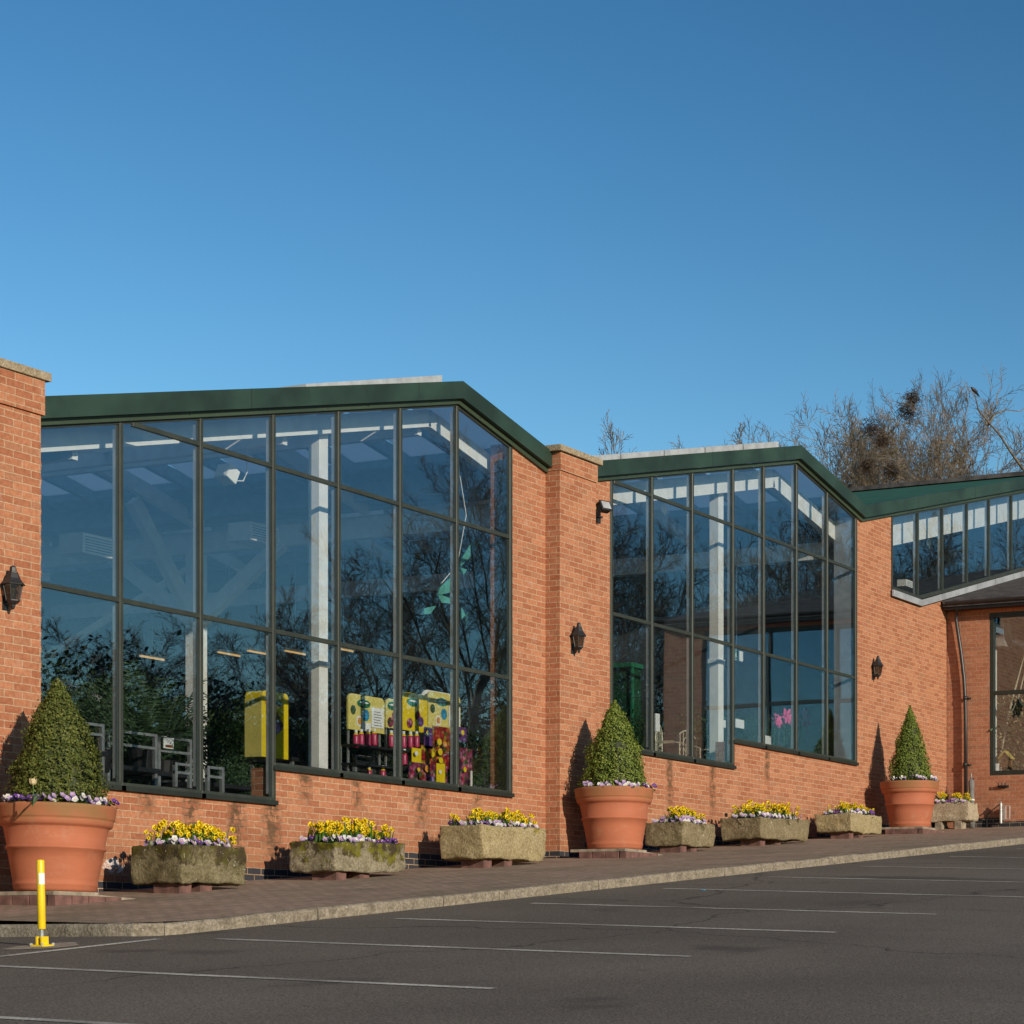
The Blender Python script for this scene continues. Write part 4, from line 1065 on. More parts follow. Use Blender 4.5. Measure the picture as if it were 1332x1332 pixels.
# ---------------------------------------------------------------- bollard
bx, by = 12.96, 13.07; bz = hz(bx, by)
bo = empty('parking_bollard', (bx, by, bz)); bo.rotation_euler = (0, R(-1.6), 0); tag(bo, 'thin yellow folding bollard with white sticker, bolted to the tarmac', 'bollard')
m = MB(); m.lathe([(.027, .13), (.029, .135), (.029, .645), (.026, .655), (.001, .658)], 20); m.build('post', 'bollard_yellow', bo, smooth=True)
m = MB(); m.tube([(0, 0, .05), (0, 0, .14)], .017, 12); m.build('hinge', 'galv', bo)
m = MB(); m.lathe([(.085, .0), (.085, .010), (.07, .014)], 4, a0=R(45)); m.box(-.035, .035, -.03, -.018, .01, .075); m.box(-.035, .035, .018, .03, .01, .075); m.build('base_plate', 'bollard_yellow', bo)
m = MB(); n = 12
vs = [(math.sin(R(-70+k*11))*.0298-.001, -math.cos(R(-70+k*11))*.0298, z) for z in (.47, .555) for k in range(n)]
m.add(vs, [(k, k+1, n+k+1, n+k) for k in range(n-1)]); m.build('sticker', 'white_card', bo)
for k, (a, b) in enumerate(((-.055, -.055), (.055, -.055), (.055, .055), (-.055, .055))):
    m = MB(); m.lathe([(.012, .012), (.012, .022), (.005, .027)], 6, c=(a, b, 0)); m.build('bolt', 'alu', bo)
# concrete patch round the bollard and litter
m = MB()
vs = [(bx+.32*math.cos(t)*(1+.2*math.sin(3*t)), by+.2*math.sin(t)-.03, 0) for t in [k/18*6.283 for k in range(18)]]
m.add([(x, y, hz(x, y)+.0035) for x, y, z in vs], [tuple(range(18))]); o = m.build('tarmac_patch', 'slab'); tag(o, kind='structure')
u_ = 0
m = MB(); m.box(-.05, .05, -.03, .03, 0, .02); m.box(-.02, .08, .0, .05, .015, .03)
o = m.build('litter', 'blue_scrap'); o.scale = (.6, .6, .35); o.location = (20.75, 11.75, hz(20.75, 11.75)); tag(o, 'crumpled scrap of bright blue litter lying on a bay line', 'litter')
# ---------------------------------------------------------------- things by the wing
bs, bD = 39.35, S(1264.5, 1070, 39.35)[0]; bz_ = hp(bs, bD)
bk = empty('bucket', (bs, bD, bz_)); tag(bk, 'small galvanised bucket holding the folded parasol by the wing wall', 'bucket')
m = MB(); m.lathe([(.055, 0), (.068, .16), (.072, .165), (.07, .17), (.064, .16), (.053, .01), (.001, .01)], 24); m.build('body', 'galv', bk, smooth=True)
m = MB(); m.tube([(.068*math.cos(t), 0, .16-.05*math.sin(t)) for t in [k/10*math.pi for k in range(11)]], .003, 5); m.build('handle', 'galv', bk)
um = empty('folded_parasol', (bs, bD, bz_+.02)); tag(um, 'folded grey parasol standing in the small bucket by the downpipe', 'parasol')
um.rotation_euler = (R(-3), R(5), 0)
m = MB(); m.lathe([(.045, .12), (.05, .2), (.045, .3), (.055, .5), (.05, .7), (.06, .82), (.055, .88), (.02, .93), (.008, .98)], 10); m.build('canopy', 'canvas', um)
m = MB(); m.tube([(0, 0, 0), (0, 0, 1.02)], .012, 8); m.build('pole', 'galv', um)
m = MB(); m.lathe([(.056, .26), (.056, .31)], 10); m.lathe([(.058, .5), (.058, .53)], 10); m.build('tie', 'cream_iron', um)
bm_ = empty('yellow_stake', (bs-.02, bD+.22, bz_+.3)); tag(bm_, 'thin yellow handle leaning against the folded parasol', 'handle')
m = MB(); m.tube([(0, 0, 0), (.1, -.20, .62)], .016, 8); m.build('shaft', 'straw_broom', bm_)
m = MB(); m.tube([(.1, -.20, .62), (.104, -.208, .645)], .019, 8); m.build('grip', 'black_plastic', bm_)
# hose bracket (pale vertical handle rail) on the wing wall
yD, zc = S(1302, 1058, WS-.15)
hr = empty('hose_reel_bracket', (WS-.15, yD, zc)); tag(hr, 'pale metal hose bracket with two thin bars on the wing wall near the ground', 'wall bracket')
m = MB(); m.tube([(0, 0, -.19), (0, 0, .19)], .03, 10); m.tube([(0, 0, .19), (0, 0, .23)], .014, 8); m.box(-.01, .15, -.015, .015, -.12, .12); m.build('drum', 'galv', hr)
m = MB()
for q in (-.09, -.17): m.tube([(.02, q, -.11), (.02, q, .14)], .009, 6)
m.tube([(.02, -.17, .14), (.02, 0, .14)], .007, 6); m.tube([(.02, -.17, -.11), (.02, 0, -.11)], .009, 6); m.build('bar', 'alu', hr)
m = MB(); m.tube([(.02, .02, .18), (-.02, .16, .07), (.04, .30, -.02), (.10, .33, -.10), (.10, .335, -.3)], .011, 7); m.build('hose', 'black_plastic', hr)
yD, zc = S(1304, 1022, WS-.06)
wb = empty('tap_bracket', (WS-.05, yD, zc)); tag(wb, 'small black bracket of taps on the wing wall just under the window corner', 'wall bracket')
m = MB(); m.box(.0, .05, -.11, .11, -.03, .01); bevel(m.build('plate', 'black_iron', wb), .004)
m = MB()
for q in (-.07, 0, .07): m.tube([(0, q, -.02), (-.04, q, .0), (-.04, q, .05)], .012, 6)
m.build('tap', 'black_iron', wb)
# ---------------------------------------------------------------- bare trees
def tree_mesh(seed, H, spread, dens=1., up=.35, nl=10, thin=1.):
    r = random.Random(seed); tm = MB(); cm = MB()
    def grow(m, p, d, L, rad, lvl):
        n = 6 if lvl == 0 else (5 if lvl == 1 else (4 if lvl == 2 else 3)); seg_ = [7, 6, 4, 3, 2][lvl]
        pts_ = [p.copy()]; rs_ = [rad]; dd = d.copy(); dirs = [dd.copy()]
        for i in range(seg_):
            wob_ = [.06, .16, .22, .26, .3][lvl]
            dd = (dd+Vector((r.gauss(0, wob_), r.gauss(0, wob_), r.gauss(0, wob_*.7)+(.02 if lvl == 0 else up*.22)))).normalized()
            pts_.append(pts_[-1]+dd*L/seg_); dirs.append(dd.copy()); rs_.append(max(.0035*thin, rad*(1-.82*(i+1)/seg_)))
        m.tube(pts_, rs_, n, caps=False)
        if lvl == 4: return
        nc = [int(nl), int(9*dens), int(8*dens), int(6*dens)][lvl]
        for k in range(nc):
            f_ = (.28+.72*(k+.5)/nc) if lvl == 0 else (.15+.85*(k+r.random())/nc)
            f_ = min(f_, .999); i = int(f_*seg_); q = f_*seg_-i; c = pts_[i].lerp(pts_[i+1], q); base = dirs[i+1]
            az = r.uniform(0, 6.283) if lvl else k*2.4+r.uniform(-.4, .4)
            a = base.cross(Vector((math.cos(az), math.sin(az), .2))).normalized(); ang = r.uniform(.45, .85)*(1 if lvl else spread)
            nd = (base*math.cos(ang)+a*math.sin(ang)).normalized()
            if lvl == 0: LL = H*(.50-.10*f_)*r.uniform(.85, 1.1)
            else: LL = L*r.uniform(.34, .58)*(1-.35*f_)
            grow(cm, c, nd, LL, max(.0045*thin, rs_[i]*[.42, .5, .5, .55][lvl]), lvl+1)
    grow(tm, Vector((0, 0, -.3)), Vector((0, 0, 1)), H*.60, H*.021, 0)
    return tm, cm
def make_tree(seed, H, spread, bark, thin, dens=1., name='bare_tree', up=.35):
    t_, c_ = tree_mesh(seed, H, spread, dens, up, thin=thin); r_ = empty(name)
    t_.build('trunk', bark, r_); c_.build('crown', bark, r_); return r_
TA = make_tree(3, 22, .9, 'bark_far', 2.0, 1.5); TB = make_tree(8, 19, 1.0, 'bark', 2.0, 1.35); TC = make_tree(21, 15, 1.2, 'bark', 2.0, 1.35)
for t_ in (TA, TB, TC): index_kids(t_)
utr = set()
def put_tree(proto, s_, D, z, rz, sc, lb, grp, xy=None):
    t_ = proto if proto.name not in utr else copy_tree(proto)
    utr.add(proto.name)
    t_.location = (s_, D, z); t_.rotation_euler = (0, 0, rz); t_.scale = (sc*(xy or 1), sc*(xy or 1), sc); tag(t_, lb, 'tree', grp); return t_
def top_of(p):
    return max((Vector(v.co).z for ch in p.children for v in ch.data.vertices))
TOPS = {}
def behind(px_, topy, D, proto, Hp, rz, lb, xy=None):
    Hp = TOPS.setdefault(proto.name, top_of(proto))
    s_, zt_ = W(px_, topy, D); z = 3.0
    return put_tree(proto, s_, D, z, rz, (zt_-z)/Hp, lb, 'bare trees behind the roof', xy)
A1 = behind(1183, 482, 46, TA, 24.3, .4, 'tall bare tree with dark nests in its crown, rising behind the valley of the roof', .85)
behind(1105, 528, 52, TB, 20.5, 2.0, 'bare brown tree behind the second gable, left of the tree with the nests', 1.0)
behind(1345, 474, 40, TB, 20.5, 4.1, 'bare tree at the right edge whose long limb carries the black bird', 1.0)
behind(1235, 520, 52, TA, 24.3, 2.9, 'bare tree between the nest tree and the tree at the right edge')
behind(840, 562, 62, TC, 15.6, 1.0, 'bare tree whose twig tips show left above the second gable', .8)
behind(885, 568, 66, TC, 15.6, 3.0, 'bare tree whose twig tips show above the middle of the second gable roof', .8)
behind(1025, 555, 60, TC, 15.6, 5.0, 'bare tree whose twigs show just left of the second gable peak', 1.)
behind(1150, 515, 58, TA, 21, 3.3, 'bare brown tree just behind the nest tree, slightly left')
behind(1300, 500, 50, TB, 18.5, 1.2, 'bare tree behind the limb that carries the black bird')
# nests and bird
for i, (x, y, q, lb) in enumerate(((1133, 558, .5, 'round dark twig nest lower left in the tall bare tree'), (1148, 575, .36, 'small dark twig nest below and right of the left nest'), (1180, 536, .55, 'large dark twig nest in the middle of the tall bare tree'),
                                   (1187, 518, .42, 'highest dark twig nest in the tall bare tree'), (1160, 612, .42, 'low dark twig nest close above the roof'), (1128, 605, .36, 'lowest left dark twig nest, half hidden in twigs'))):
    s_, z_ = W(x, y, 46); r = random.Random(i); m = MB()
    for k in range(330):
        a = Vector((r.gauss(0, .42), r.gauss(0, .42), r.gauss(0, .40)+.1*math.sin(i)))*q*1.15; t = Vector((r.gauss(0, 1), r.gauss(0, 1), r.gauss(0, .8))).normalized()*q*r.uniform(.25, .7)
        m.tube([a-t*.5, a+t*.5], .011, 3, caps=False)
    o = m.build('nest', 'nest_twigs'); o.location = (s_, 46, z_); tag(o, lb, 'nest', 'twig nests in the tall bare tree')
s_, z_ = W(1267.5, 508, 40); bd = empty('perched_bird', (s_, 40, z_)); tag(bd, 'black bird perched on a limb tip against the sky', 'bird')
m = MB(); m.tube([(-.22, .1, .12), (-.15, .07, .10), (-.05, .02, .03), (.06, -.03, -.05), (.16, -.08, -.13), (.30, -.13, -.22)], [.004, .05, .085, .085, .045, .018], 8); m.build('body', 'bird_black', bd, smooth=True)
# the long limb that carries the bird
m = MB(); P_ = [(1345, 660), (1332, 612), (1316, 590), (1300, 565), (1288, 552), (1272, 532), (1269, 516), (1267, 510)]
pts_ = [(W(x, y, 40)[0], 40, W(x, y, 40)[1]) for x, y in P_]; m.tube(pts_, [.09, .075, .06, .05, .04, .03, .022, .015], 6)
P_ = [(1288, 552), (1289, 538), (1300, 530), (1303, 510), (1310, 498)]; m.tube([(W(x, y, 40)[0], 40.2, W(x, y, 40)[1]) for x, y in P_], [.04, .03, .025, .018, .01], 5)
P_ = [(1288, 552), (1297, 538), (1311, 533), (1330, 535), (1345, 520)]; m.tube([(W(x, y, 40)[0], 40.1, W(x, y, 40)[1]) for x, y in P_], [.04, .03, .028, .02, .012], 5)
rt = [x for x in bpy.data.objects if x.get('label', '').startswith('bare tree at the right edge')][0]
lo = m.build('limb', 'bark', None)
bpy.context.view_layer.update()
lo.parent = rt; lo.matrix_parent_inverse = rt.matrix_world.inverted()
# trees across the car park, which the glass reflects (mirror positions: y' = 2*17.2 - y)
def mirrored(px_, topy, Dv, proto, Hp, rz, lb, xy=None):
    Hp = TOPS.setdefault(proto.name, top_of(proto))
    s_, zt_ = W(px_, topy, Dv); D = 2*17.2-Dv; z = hz(s_, D)
    return put_tree(proto, s_, D, z, rz, (zt_-z)/Hp, lb, 'bare trees across the car park', xy)
mirrored(600, 545, 46, TB, 18.5, .5, 'wide bare tree across the car park, mirrored in the right panes of the first gable', .95)
mirrored(690, 600, 50, TA, 21, .2, 'bare tree across the car park, mirrored at the edge of the first gable')
mirrored(490, 690, 58, TC, 14.3, 1.1, 'bare tree across the car park, mirrored in the fifth pane of the first gable', .9)
mirrored(815, 650, 52, TC, 14.3, 2.2, 'bare tree across the car park, mirrored in the left panes of the second gable', .9)
mirrored(885, 745, 60, TB, 18.5, 3.1, 'low bare tree across the car park, mirrored beside the white column of the second gable')
mirrored(1010, 640, 50, TB, 18.5, 4.1, 'spreading bare tree across the car park, mirrored in the right half of the second gable', .9)
mirrored(1090, 605, 54, TA, 21, 5.1, 'tall bare tree across the car park, mirrored at the right edge of the second gable')
mirrored(1190, 650, 50, TC, 14.3, 1.9, 'bare tree across the car park, mirrored in the left panes of the third gable', 1.1)
mirrored(1250, 660, 56, TA, 21, .9, 'bare tree across the car park, mirrored in the middle panes of the third gable')
mirrored(150, 800, 62, TC, 14.3, .9, 'low bare tree across the car park, mirrored low in the first gable', 1.2)
mirrored(290, 785, 60, TB, 18.5, 2.9, 'low bare tree across the car park, mirrored low in the third pane from left', 1.1)
mirrored(390, 770, 64, TC, 14.3, 4.9, 'low bare tree across the car park, mirrored beside the first white column', 1.2)
# hedge across the car park
def hedge(s0, D0, s1, D1, H, seed, name, lb):
    r = random.Random(seed); m = MB(); a = Vector((s0, D0, 0)); b = Vector((s1, D1, 0)); L = (b-a).length; n = int(L*950)
    for k in range(n):
        u = r.random(); p_ = a.lerp(b, u); h = H*(1+.35*noise.noise(Vector((u*L*.45, seed, 0)))+.2*noise.noise(Vector((u*L*1.7, seed, 3))))
        z = hz(p_.x, p_.y)+h*(1-(r.random()**1.6)); q = Vector((r.gauss(0, .9), r.gauss(0, .9), 0)); c = p_+q; c.z = z
        nrm = Vector((r.gauss(0, 1), r.gauss(0, 1), r.gauss(0, 1))).normalized(); t = nrm.orthogonal().normalized(); e = nrm.cross(t); w_ = r.uniform(.05, .15)
        m.add([c-t*w_, c+e*w_*.6, c+t*w_, c-e*w_*.6], [(0, 1, 2, 3)])
    K = int(L/1.2); nx = Vector((-(b-a).y, (b-a).x, 0)).normalized(); rg = []
    for k in range(K+1):
        u = k/K; p_ = a.lerp(b, u); g0 = hz(p_.x, p_.y); h = H*(.86+.35*noise.noise(Vector((u*L*.45, seed, 0)))+.2*noise.noise(Vector((u*L*1.7, seed, 3))))
        rg.append([p_-nx*1.0+Vector((0, 0, g0-.3)), p_-nx*.8+Vector((0, 0, g0+h*.7)), p_+Vector((0, 0, g0+h)), p_+nx*.8+Vector((0, 0, g0+h*.7)), p_+nx*1.0+Vector((0, 0, g0-.3))])
    m.add([v for q in rg for v in q], [(i*5+k, i*5+k+1, (i+1)*5+k+1, (i+1)*5+k) for i in range(K) for k in range(4)])
    o = m.build(name, 'ivy_dark'); tag(o, lb, 'hedge'); return o
hedge(20, -32, 78, -20, 6.8, 5, 'evergreen_hedge', 'long dark evergreen hedge across the car park, seen mirrored in the glass')
hedge(78, -20, 95, 8, 7.5, 6, 'evergreen_hedge', 'dark evergreen hedge closing the far end of the car park')
#INTERIOR
# ---------------------------------------------------------------- things on sale behind the glass
F1, F2, F3 = 1.4, 2.35, 3.2
def px_s(x, D): return W(x, 900, D)[0]
def bench(x0, x1, D, ht, fl, lb, dep=.7, shelf=True, rail=0):
    s0, s1 = px_s(x0, D), px_s(x1, D); r_ = empty('plant_bench', (s0, D, fl)); tag(r_, lb, 'bench', 'metal plant benches behind the glass'); L = s1-s0; h = ht-fl
    m = MB(); m.box(-.03, L+.03, -.02, dep, h-.05, h); m.build('bench_top', 'black_plastic', r_)
    for a in (.02, L-.02):
        for b in (.02, dep-.04): m = MB(); m.box(a-.02, a+.02, b-.02, b+.02, 0, h+(rail if b < .1 or rail > .5 else 0)); m.build('leg', 'galv', r_)
    if shelf: m = MB(); m.box(0, L, .02, dep-.02, h*.35, h*.35+.03); m.build('shelf', 'grey_steel', r_)
    if rail:
        for z in (h+rail-.03, h+rail*.55): m = MB(); m.box(0, L, .005, .035, z, z+.03); m.build('rail', 'galv', r_)
    return r_
bench(140, 205, 18.7, 2.22, F1, 'low dark topped bench with a high rail, behind the second pane', rail=.40)
bench(206, 250, 18.9, 2.22, F1, 'short bench with a tall rail end, behind the second pane from left', rail=.42)
bench(262, 335, 18.6, 2.12, F1, 'dark bench just left of the yellow display, behind the third pane')
bench(108, 136, 18.3, 2.30, F1, 'grey frame bench behind the first mullion beside the nearest clipped bush', rail=.30)
bench(228, 250, 18.2, 1.98, F1, 'low empty plant trolley at the sill of the second pane', rail=.28)
bench(270, 292, 18.1, 1.95, F1, 'low empty plant trolley at the sill of the third pane', rail=.30)
bench(462, 488, 18.35, 2.42, F1, 'small white legged bench behind the bottle shelf', rail=.22)
bench(380, 432, 19.2, 2.62, F1, 'dark bench by the white column of the first gable')
bench(440, 500, 18.5, 2.50, F1, 'bench with bottles on it under the left yellow header board')
bench(1000, 1030, 18.4, 3.75, F2, 'bench of flowers behind the fifth pane of the second gable')
bench(1036, 1075, 18.4, 3.75, F2, 'bench of flowers behind the sixth pane of the second gable')
# palms and shrubs
def make_palm(seed, n, L, leaf, name, droop=.55):
    r = random.Random(seed); root = empty(name)
    m = MB(); m.lathe([(.11, 0), (.15, .24), (.155, .25), (.13, .25), (.001, .22)], 16); m.build('pot', 'black_plastic', root)
    m = MB()
    for k in range(n):
        a = r.uniform(0, 6.28); el = r.uniform(.5, 1.35); ll = L*r.uniform(.6, 1.1); p = Vector((0, 0, .25)); d = Vector((math.cos(a)*math.cos(el), math.sin(a)*math.cos(el), math.sin(el))); P_ = [p.copy()]
        for i in range(9): d = (d+Vector((0, 0, -droop*.22*(i/5)))).normalized(); p = p+d*ll/9; P_.append(p.copy())
        m.tube(P_, [.006]*9+[.002], 3, caps=False)
        for i in range(2, 10):
            t = (P_[i]-P_[i-1]).normalized(); sd_ = t.cross(Vector((0, 0, 1))).normalized()
            for q in (-1, 1):
                for e in (0, .5):
                    c = P_[i-1].lerp(P_[i], e); w_ = ll*.16*(1-abs(i-5)/9); tip = c+sd_*q*w_+t*w_*.6-Vector((0, 0, w_*.35))
                    m.add([c, c.lerp(tip, .5)+t*.013, tip, c.lerp(tip, .5)-t*.013], [(0, 1, 2, 3)])
    m.build('fronds', leaf, root); return root
def make_shrub(seed, n, Rr, H, leaf, name):
    r = random.Random(seed); root = empty(name)
    m = MB(); m.lathe([(.13, 0), (.17, .26), (.175, .28), (.15, .28), (.001, .24)], 16); m.build('pot', 'black_plastic', root)
    m = MB(); m.tube([(0, 0, .2), (.02, 0, .5), (0, .02, H*.7)], [.02, .015, .008], 5); m.build('stem', 'bark', root)
    m = MB()
    cl = [Vector((r.gauss(0, Rr*.45), r.gauss(0, Rr*.45), .3+r.random()*(H-.3))) for _ in range(14)]
    for k in range(n):
        c = r.choice(cl)+Vector((r.gauss(0, .12), r.gauss(0, .12), r.gauss(0, .12))); nrm = Vector((r.gauss(0, 1), r.gauss(0, 1), r.gauss(.3, 1))).normalized(); t = nrm.orthogonal().normalized(); e = nrm.cross(t); w_ = r.uniform(.012, .030)
        m.add([c-t*w_, c+e*w_*.4, c+t*w_, c-e*w_*.4], [(0, 1, 2, 3)])
    m.build('foliage', leaf, root); return root
PA = make_palm(1, 26, .95, 'palm_leaf', 'potted_palm'); PB = make_shrub(2, 4200, .35, 1.5, 'dark_leaf', 'potted_shrub'); PC = make_shrub(6, 2200, .3, 1.0, 'palm_leaf', 'potted_shrub')
for q in (PA, PB, PC): index_kids(q)
usd = set()
def plant(pr, x, D, z, sc, rz, lb, grp):
    o = pr if pr.name not in usd else copy_tree(pr); usd.add(pr.name)
    o.location = (px_s(x, D), D, z); o.scale = (sc,)*3; o.rotation_euler.z = rz; tag(o, lb, 'plant', grp)
GP = 'plants on sale behind the glass'
for i, a in enumerate(((PA, 185, 19.1, 2.22, 1.15, 0, 'feathery grey green palm behind the second pane from left'), (PA, 212, 20.2, 2.2, 1.25, 2, 'second feathery palm, just right of the first behind the second pane'), (PA, 140, 19.6, 1.9, 1.0, 4, 'arching palm beside the top of the nearest clipped bush'),
        (PC, 128, 18.6, 2.1, .9, 1, 'leafy potted plant behind the first mullion, next to the nearest clipped bush'), (PB, 285, 20.2, 1.6, 1.25, 0, 'tall dark potted shrub behind the third pane'), (PB, 235, 21.6, 1.5, 1.4, 2.1, 'dark potted shrub behind the second mullion'), (PB, 310, 21.2, 1.5, 1.3, 4.2, 'dark potted shrub just left of the yellow display'),
        (PB, 95, 20.5, 1.4, 1.6, 3, 'large dark potted shrub in the far left pane'), (PB, 165, 22.5, 1.4, 1.6, 5, 'large dark shrub deep behind the second pane'), (PC, 305, 19.0, 1.7, .7, 1, 'small green potted plant on the bench left of the yellow display'), (PB, 450, 23, 1.5, 1.7, 1, 'dark shrub deep behind the fifth pane'),
        (PB, 540, 23, 1.5, 1.7, 3, 'dark shrub deep behind the yellow header boards'), (PB, 590, 22, 1.5, 1.6, 4.4, 'dark shrub behind the last header board'), (PB, 640, 20.5, 1.4, 1.6, 2, 'dark shrub behind the inner brick pier'), (PC, 400, 19.4, 2.62, .45, 2, 'small dark plant on the bench by the white column'), (PC, 620, 18.9, 2.3, .75, 3, 'green potted plant above the pink flower posters'))):
    plant(*a, GP)
for a in ((PB, 815, 19.2, 2.35, 1.2, 0, 'dark potted shrub behind the middle clipped bush'), (PC, 918, 19.4, 2.9, 1.3, 1, 'leafy plant above the cream garden bench'), (PC, 960, 18.6, 3.3, .8, 2, 'leafy potted plant right of the white column of the second gable'), (PC, 985, 18.6, 3.3, .9, 3, 'leafy potted plant under the fourth mullion of the second gable'), (PC, 1012, 18.6, 3.72, .5, 4, 'potted plant with pink blooms above, left of three'),
          (PC, 1028, 18.6, 3.72, .5, 5, 'potted plant with pink blooms above, middle of three'), (PC, 1048, 18.6, 3.72, .55, 0, 'potted plant with pink blooms above, right of three'), (PC, 1066, 18.7, 3.72, .6, 1, 'pale leafy plant at the right end of the flower bench'), (PB, 1090, 18.9, 2.9, 1.35, 2, 'dark upright conifer like plant in the last pane of the second gable'), (PB, 905, 22, 2.35, 1.4, 4, 'dark shrub deep behind the white column of the second gable'), (PB, 1000, 21.5, 2.4, 1.4, 5, 'dark shrub deep behind the flower bench'), (PB, 1050, 22, 2.4, 1.5, 6, 'dark shrub deep behind the sixth pane of the second gable')): plant(*a, 'plants on sale behind the second gable')
# price card on the bench rail
def card(name, x0, x1, y0, y1, D, mt, lb, cat='sign', th=.01, bars=None, par=None):
    s0, z0 = W(x0, y1, D); s1, z1 = W(x1, y0, D); m = MB(); m.box(0, s1-s0, 0, th, 0, z1-z0)
    o = m.build(name, mt, par); o.location = (s0, D, z0)
    if par is None: tag(o, lb, cat)
    if bars:
        m = MB()
        for (u0, u1, v0, v1) in bars[0]: m.box((s1-s0)*u0, (s1-s0)*u1, -.004, -.001, (z1-z0)*v0, (z1-z0)*v1)
        m.build('print', bars[1], o)
    return o
c_ = card('price_card', 213, 226, 959, 973, 18.85, 'white_card', 'white price card with red line on the bench rail behind the second pane', bars=([(.15, .9, .10, .30)], 'red_mix'))
m = MB(); m.box(.05, .28, -.004, -.001, .19, .20); m.box(.05, .28, -.004, -.001, .13, .145); m.build('print', 'black_iron', c_)
# yellow display with emblems, next to the white column
def rboard(m, w_, h, th, rad=.08, y0=0, mi=0):
    p = [(0, 0), (w_, 0)]
    for k in range(6): t = k/5*math.pi/2; p.append((w_-rad+rad*math.cos(t), h-rad+rad*math.sin(t)))
    for k in range(6): t = math.pi/2+k/5*math.pi/2; p.append((rad+rad*math.cos(t), h-rad+rad*math.sin(t)))
    m.prism(p, y0, y0+th, mi)
s0, z0 = W(341, 984, 18.75); s1, z1 = W(375, 903, 18.75); w_, h = s1-s0, z1-z0
yd = empty('seed_display', (s0, 18.75, z0)); tag(yd, 'tall bright yellow cardboard display with round emblems beside the white column', 'display stand')
m = MB(); rboard(m, w_, h, .26, .06); m.build('body', 'yellow_card', yd)
m = MB(); m.disc((w_*.45, -.001, h*.82), w_*.36, h*.05, n=20); m.build('emblem', 'orange_card', yd)
m = MB(); m.disc((w_*.62, -.006, h*.84), w_*.14, h*.04, n=16); m.build('emblem', 'green_oval', yd)
for q, (u, v, rr_) in enumerate(((.5, .60, .09), (.40, .52, .08), (.62, .50, .08), (.5, .44, .07))):
    m = MB(); m.disc((w_*u, -.002-q*.004, h*v), rr_, rr_*.9, n=14); m.build('flower_print', ['red_mix', 'pink_mix', 'pink_mix', 'petal_lilac'][q], yd)
for (yy, zz, rr_, mt_) in ((.13, .80, .06, 'green_oval'), (.12, .62, .05, 'white_card'), (.13, .47, .06, 'green_oval')):
    m = MB(); m.disc((-.001, yy, h*zz), rr_, rr_, nrm=(-1, 0, 0), n=16); m.build('emblem', mt_, yd)
m = MB(); m.box(-.012, 0, 0, .26, h*.0, h*.88); m.build('side_panel', 'cream_yellow', yd)
# header boards of the seed stands
for i, (x0, x1, y0, y1, mt_, lb) in enumerate(((453, 500, 909, 948, 'cream_yellow', 'leftmost pale yellow header board with green oval and white price list'), (502, 521, 911, 946, 'cream_yellow', 'narrow pale yellow header board beside the mullion'),
                                         (523, 556, 905, 949, 'yellow_card', 'bright yellow header board with pink flower prints'), (557, 599, 906, 948, 'cream_yellow', 'rightmost header board, pale yellow with a white curved back'))):
    D = 18.0+.03*i; s0, z0 = W(x0, y1, D); s1, z1 = W(x1, y0, D); w_, h = s1-s0, z1-z0
    hb = empty('header_board', (s0, D, z0)); tag(hb, lb, 'display board', 'yellow header boards of the seed stands')
    m = MB(); rboard(m, w_, h, .025, .07); m.build('board', mt_, hb)
    if i == 3: m = MB(); rboard(m, w_*1.12, h*1.06, .02, .12, y0=.10); m.build('back_board', 'white_card', hb)
    m = MB(); m.disc((w_*.42, -.001, h*.76), min(.13, w_*.32), .055, n=20); m.build('emblem', 'green_oval', hb)
    m = MB(); m.disc((w_*.42, -.006, h*.79), min(.09, w_*.22), .012, n=14); m.build('emblem_band', 'white_card', hb)
    if i in (0, 3):
        m = MB(); m.disc((w_*.48, -.001, h*.45), .065, .075, n=18); m.build('emblem', 'blue_disc', hb)
        m = MB(); m.disc((w_*.30, -.001, h*.26), .062, .068, n=18); m.build('emblem', 'white_card', hb)
        m = MB(); m.disc((w_*.30, -.006, h*.26), .04, .045, n=14); m.build('emblem', 'orange_card', hb)
        m = MB(); m.disc((w_*.13, -.001, h*.55), .05, .06, n=14); m.build('emblem', 'palm_leaf', hb)
        pc = MB(); pc.box(w_*.62, w_*.96, -.012, -.004, h*.14, h*.70); pl = pc.build('price_list', 'white_card', hb)
        m = MB()
        for q in range(6): m.box(w_*(.68+.01*(q % 2)), w_*(.90-.02*(q % 3)), -.015, -.013, h*(.20+q*.075), h*(.215+q*.075))
        m.build('print', 'black_iron', pl)
        if i == 0: m = MB(); m.box(w_*.36, w_*.60, -.012, -.004, h*.0, h*.24); m.build('price_card', 'white_card', hb)
    else:
        for q, (u, v) in enumerate(((.6, .42), (.72, .28), (.28, .2))): m = MB(); m.disc((w_*u, -.002-q*.004, h*v), .06, .065, n=12); m.build('flower_print', ['pink_mix', 'purple_card', 'pink_mix'][q], hb)
    for a in (.05, w_-.05): m = MB(); m.box(a-.012, a+.012, .03, .05, F1-z0, h*.3); m.build('leg', 'galv', hb)
